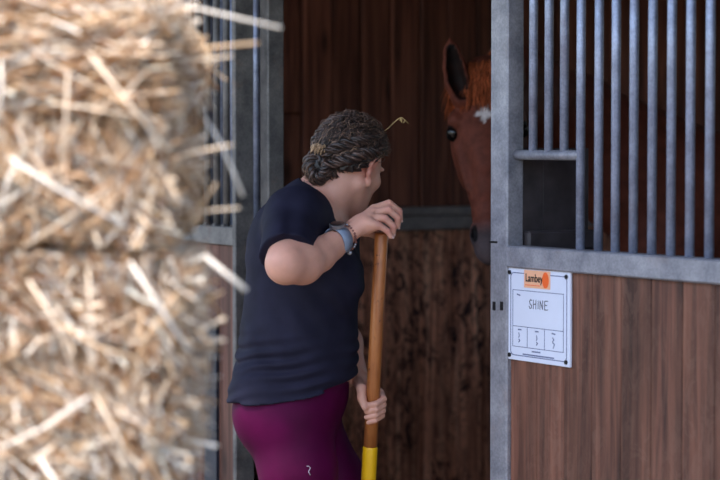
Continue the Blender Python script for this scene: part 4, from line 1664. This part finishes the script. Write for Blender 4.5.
def bale(z0, z1, yaw, dx, dy, n_stem, label, hero=False, seed=0):
    rs = random.Random(seed)
    Lh, Dp, H = 0.92, 0.46, z1 - z0
    cx, cy = BX1 - Lh / 2 + dx, BD + Dp / 2 + dy
    root = empty('straw_bale', (cx, cy, z0), yaw)
    props(root, label, 'straw bale', 'stacked straw bales')
    # packed core with a groove half-way up and rounded edges
    nx, ny, nz = 40, 20, 18
    V, Fc, idx = [], [], {}

    def surf_pt(x, y, z):
        """-1..1 cube surface -> bale surface"""
        k = 1 - 0.07 * (abs(z) ** 6)
        gv = 0.040 * math.exp(-((z + 0.02) / 0.12) ** 2)
        px, py = x * (Lh / 2 * k - gv * (abs(x) > .98)), y * (Dp / 2 * k - gv * (abs(y) > .98))
        pz = H / 2 + z * (H / 2 - 0.006)
        nn = noise.noise(Vector((px * 9 + seed, py * 9, pz * 11))) * .012
        big = noise.noise(Vector((py * 6 + seed * 3.1, 4.0, pz * 9 + seed * 1.3))) * .045 * max(0.0, x) ** 6
        return Vector((px + x * nn + big, py + y * nn, pz))

    def vid(a, b_, c):
        if (a, b_, c) not in idx:
            idx[(a, b_, c)] = len(V)
            V.append(surf_pt(a / nx * 2 - 1, b_ / ny * 2 - 1, c / nz * 2 - 1))
        return idx[(a, b_, c)]
    for a in range(nx):
        for c in range(nz):
            for b_, fl_ in ((0, 0), (ny, 1)):
                q_ = (vid(a, b_, c), vid(a + 1, b_, c), vid(a + 1, b_, c + 1), vid(a, b_, c + 1))
                Fc.append(q_[::-1] if fl_ else q_)
    for b_ in range(ny):
        for c in range(nz):
            for a, fl_ in ((0, 1), (nx, 0)):
                q_ = (vid(a, b_, c), vid(a, b_ + 1, c), vid(a, b_ + 1, c + 1), vid(a, b_, c + 1))
                Fc.append(q_[::-1] if fl_ else q_)
    for a in range(nx):
        for b_ in range(ny):
            for c, fl_ in ((0, 1), (nz, 0)):
                q_ = (vid(a, b_, c), vid(a + 1, b_, c), vid(a + 1, b_ + 1, c), vid(a, b_ + 1, c))
                Fc.append(q_[::-1] if fl_ else q_)
    me = mesh_from('packed_straw', V, Fc, True)
    set_col(me, np.tile(PAL[1] * .85, (len(V), 1)))
    link('packed_straw', me, M['straw'], root)
    ZR = (0.003, (H - 0.003, H - .003, H - .003, H - .001, 9)[seed])
    bd = Bundle()
    for i in range(n_stem):
        r_ = rs.random()
        if r_ < .60: face = 'front'
        elif r_ < .86: face = 'right'
        else: face = 'top'
        if face == 'front':
            # the right half of the front is what shows
            x = 1 - 1.35 * rs.random() ** 1.0 if hero else rs.uniform(-1, 1)
            z = rs.uniform(-1, 1)
            p = surf_pt(x, -1, z); nrm = Vector((0, -1, 0)); tx = Vector((1, 0, 0))
        elif face == 'right':
            z = rs.uniform(-1, 1)
            p = surf_pt(1, rs.uniform(-1, .6), z); nrm = Vector((1, 0, 0)); tx = Vector((0, 1, 0))
        else:
            p = surf_pt(rs.uniform(-.6, 1), rs.uniform(-1, .5), 1); nrm = Vector((0, 0, 1)); tx = Vector((1, 0, 0)); z = 1
        up = Vector((0, 0, 1)) if face != 'top' else Vector((0, 1, 0))
        zone = 0.5 * math.sin(z * 3.0 + seed) + 0.5
        if z > 0.05 and seed % 2 == 0: a = rs.gauss(0, .35)
        else: a = rs.choice((rs.gauss(math.pi / 2, .45), rs.uniform(0, math.pi), rs.gauss(-.75, .3)))
        d_ = tx * math.cos(a) + up * math.sin(a)
        tilt = rs.gauss(0.0, .22)
        d_ = (d_ + nrm * tilt).normalized()
        ln = rs.uniform(.04, .12) if rs.random() < .75 else rs.uniform(.10, .18)
        if face == 'right' and rs.random() < .5: ln *= .8
        w = rs.uniform(.0011, .0029)
        out = abs(rs.gauss(0, .008)) + .001
        if abs(z) > .9: out *= .5
        c0 = p + nrm * out
        bend = nrm * rs.uniform(-.012, .012) + up * rs.uniform(-.018, .018)
        pts = [c0 - d_ * (ln / 2), c0 + bend * (ln / .12), c0 + d_ * (ln / 2)]
        t = rs.random()
        c = PAL[(0, 0, 1, 1, 2, 2, 3, 5, 4, 5)[min(9, int(t * 10))]] * rs.uniform(.8, 1.08)
        bd.add(pts, w, tuple(np.minimum(c, .95)), 4, rs.choice((1.0, .45, .6)), ZR)
    # loose ends bristling from the right edge
    for i in range(int(n_stem * .045)):
        z = rs.uniform(-.95, .95)
        p = surf_pt(1, rs.uniform(-1, -.2), z)
        d_ = Vector((1, rs.uniform(-.9, .4), rs.gauss(.05, .55))).normalized()
        ln = rs.uniform(.02, .075)
        bd.add([p - d_ * .03, p + d_ * ln * .5, p + d_ * ln + Vector((0, 0, rs.uniform(-.012, .006)))], rs.uniform(.0012, .0028), tuple(PAL[rs.choice((0, 1, 2, 5))] * rs.uniform(.7, 1)), 4, .6, ZR)
    props(link('loose_straw', bd.build('loose_straw', None, False), M['straw'], root), kind='stuff')
    return root


Z1 = P(100, 249, BD).z
Z2 = Z1 + 0.375
zs = [0, Z1 / 4, Z1 / 2, Z1 * .75, Z1, Z2]
lab = ['straw bale at the very bottom of the stack, resting on the ground', 'straw bale second from the ground in the stack', 'straw bale in the middle of the stack',
       'straw bale directly under the topmost bale of the stack', 'topmost golden straw bale of the stack, long stalks jutting out']
bales = []
for i in range(5):
    hero = i >= 3
    bales.append(bale(zs[i] + .001, zs[i + 1] - .001, R((3, -2, 2, -3, -5)[i]), (0.0, .01, -.01, .006, -.004)[i], (.0, .01, 0, .0, .012)[i], 15000 if hero else 900, lab[i], hero, i))


# long stalks that stick out, one by one
def stalk(bl, pts, w, c, depth):
    inv = Matrix.LocRotScale(bl.location, bl.rotation_euler, None).inverted()
    wp_ = [P(a, b_, depth + d_) for a, b_, d_ in pts]
    if len(wp_) == 2: wp_.insert(1, wp_[0].lerp(wp_[1], .5) + Vector((0, 0, random.uniform(-.002, .002))))
    V, Fc = tube_geo(wp_, w, 6, True, 0, .6)
    V = [inv @ v for v in V]
    me = mesh_from('stalk', V, Fc, True)
    set_col(me, np.tile(np.minimum(PAL[c] * 1.0, .95), (len(V), 1)))
    link('stalk', me, M['straw'], bl)


top, low = bales[4], bales[3]
for pts, w, c, dp in (
        ([(150, 4, .05), (200, 9, .02), (281, 28, .0)], .0042, 5, 3.22),
        ([(150, 52, .04), (205, 48, .01), (258, 43, -.01)], .0042, 1, 3.20),
        ([(160, 62, .04), (232, 56, .0)], .0036, 0, 3.20),
        ([(172, 158, .0), (205, 150, -.01), (232, 145, -.02)], .0036, 0, 3.18),
        ([(205, 118, .06), (222, 145, .05), (243, 196, .05)], .0038, 5, 3.22),
        ([(180, 178, .06), (212, 163, .05)], .0030, 0, 3.22),
        ([(178, 225, .05), (205, 200, .02), (216, 184, .0)], .0034, 1, 3.2),
        ([(186, 214, .03), (215, 210, .0), (240, 208, .0)], .0036, 0, 3.2),
        ([(0, 60, -.03), (2, 90, -.03), (-6, 135, -.03)], .0042, 5, 3.14),
        ([(90, 55, -.03), (130, 105, -.04), (170, 152, -.03)], .0042, 0, 3.14),
        ([(48, 103, -.02), (90, 108, -.03), (132, 117, -.02)], .0036, 0, 3.15),
        ([(68, 72, -.02), (66, 120, -.03), (60, 185, -.02)], .0034, 0, 3.15),
        ([(10, 158, -.02), (60, 190, -.03), (128, 228, -.02)], .0042, 5, 3.14),
        ([(18, 158, -.02), (8, 180, -.02), (0, 215, -.02)], .0038, 5, 3.14),
        ([(25, 246, -.02), (65, 220, -.03), (110, 188, -.02)], .0034, 0, 3.15)):
    stalk(top, pts, w, c, dp)
for pts, w, c, dp in (
        ([(178, 270, .03), (205, 256, -.01), (246, 290, -.02)], .0052, 5, 3.18),
        ([(180, 338, .05), (200, 330, .02), (225, 318, .0)], .0046, 0, 3.2),
        ([(188, 346, .05), (224, 340, .0)], .0044, 0, 3.2),
        ([(185, 310, .05), (222, 292, .0)], .0036, 1, 3.2),
        ([(170, 440, .05), (195, 442, .02), (217, 446, .0)], .0044, 5, 3.2),
        ([(88, 268, -.02), (92, 330, -.03), (95, 395, -.02)], .0036, 0, 3.15),
        ([(130, 262, -.02), (155, 300, -.03), (190, 352, -.02)], .0046, 5, 3.14),
        ([(28, 280, -.02), (55, 320, -.03), (80, 385, -.02)], .0038, 0, 3.15),
        ([(55, 322, -.02), (100, 348, -.03), (150, 362, -.02)], .0034, 1, 3.15),
        ([(0, 448, -.02), (40, 430, -.03), (90, 396, -.02)], .0044, 5, 3.14),
        ([(40, 460, -.02), (55, 480, -.03), (70, 502, -.02)], .0044, 5, 3.13),
        ([(95, 395, -.02), (120, 440, -.03), (128, 490, -.02)], .0036, 0, 3.15),
        ([(130, 375, -.02), (150, 330, -.03), (178, 292, -.02)], .0036, 1, 3.15)):
    stalk(low, pts, w, c, dp)
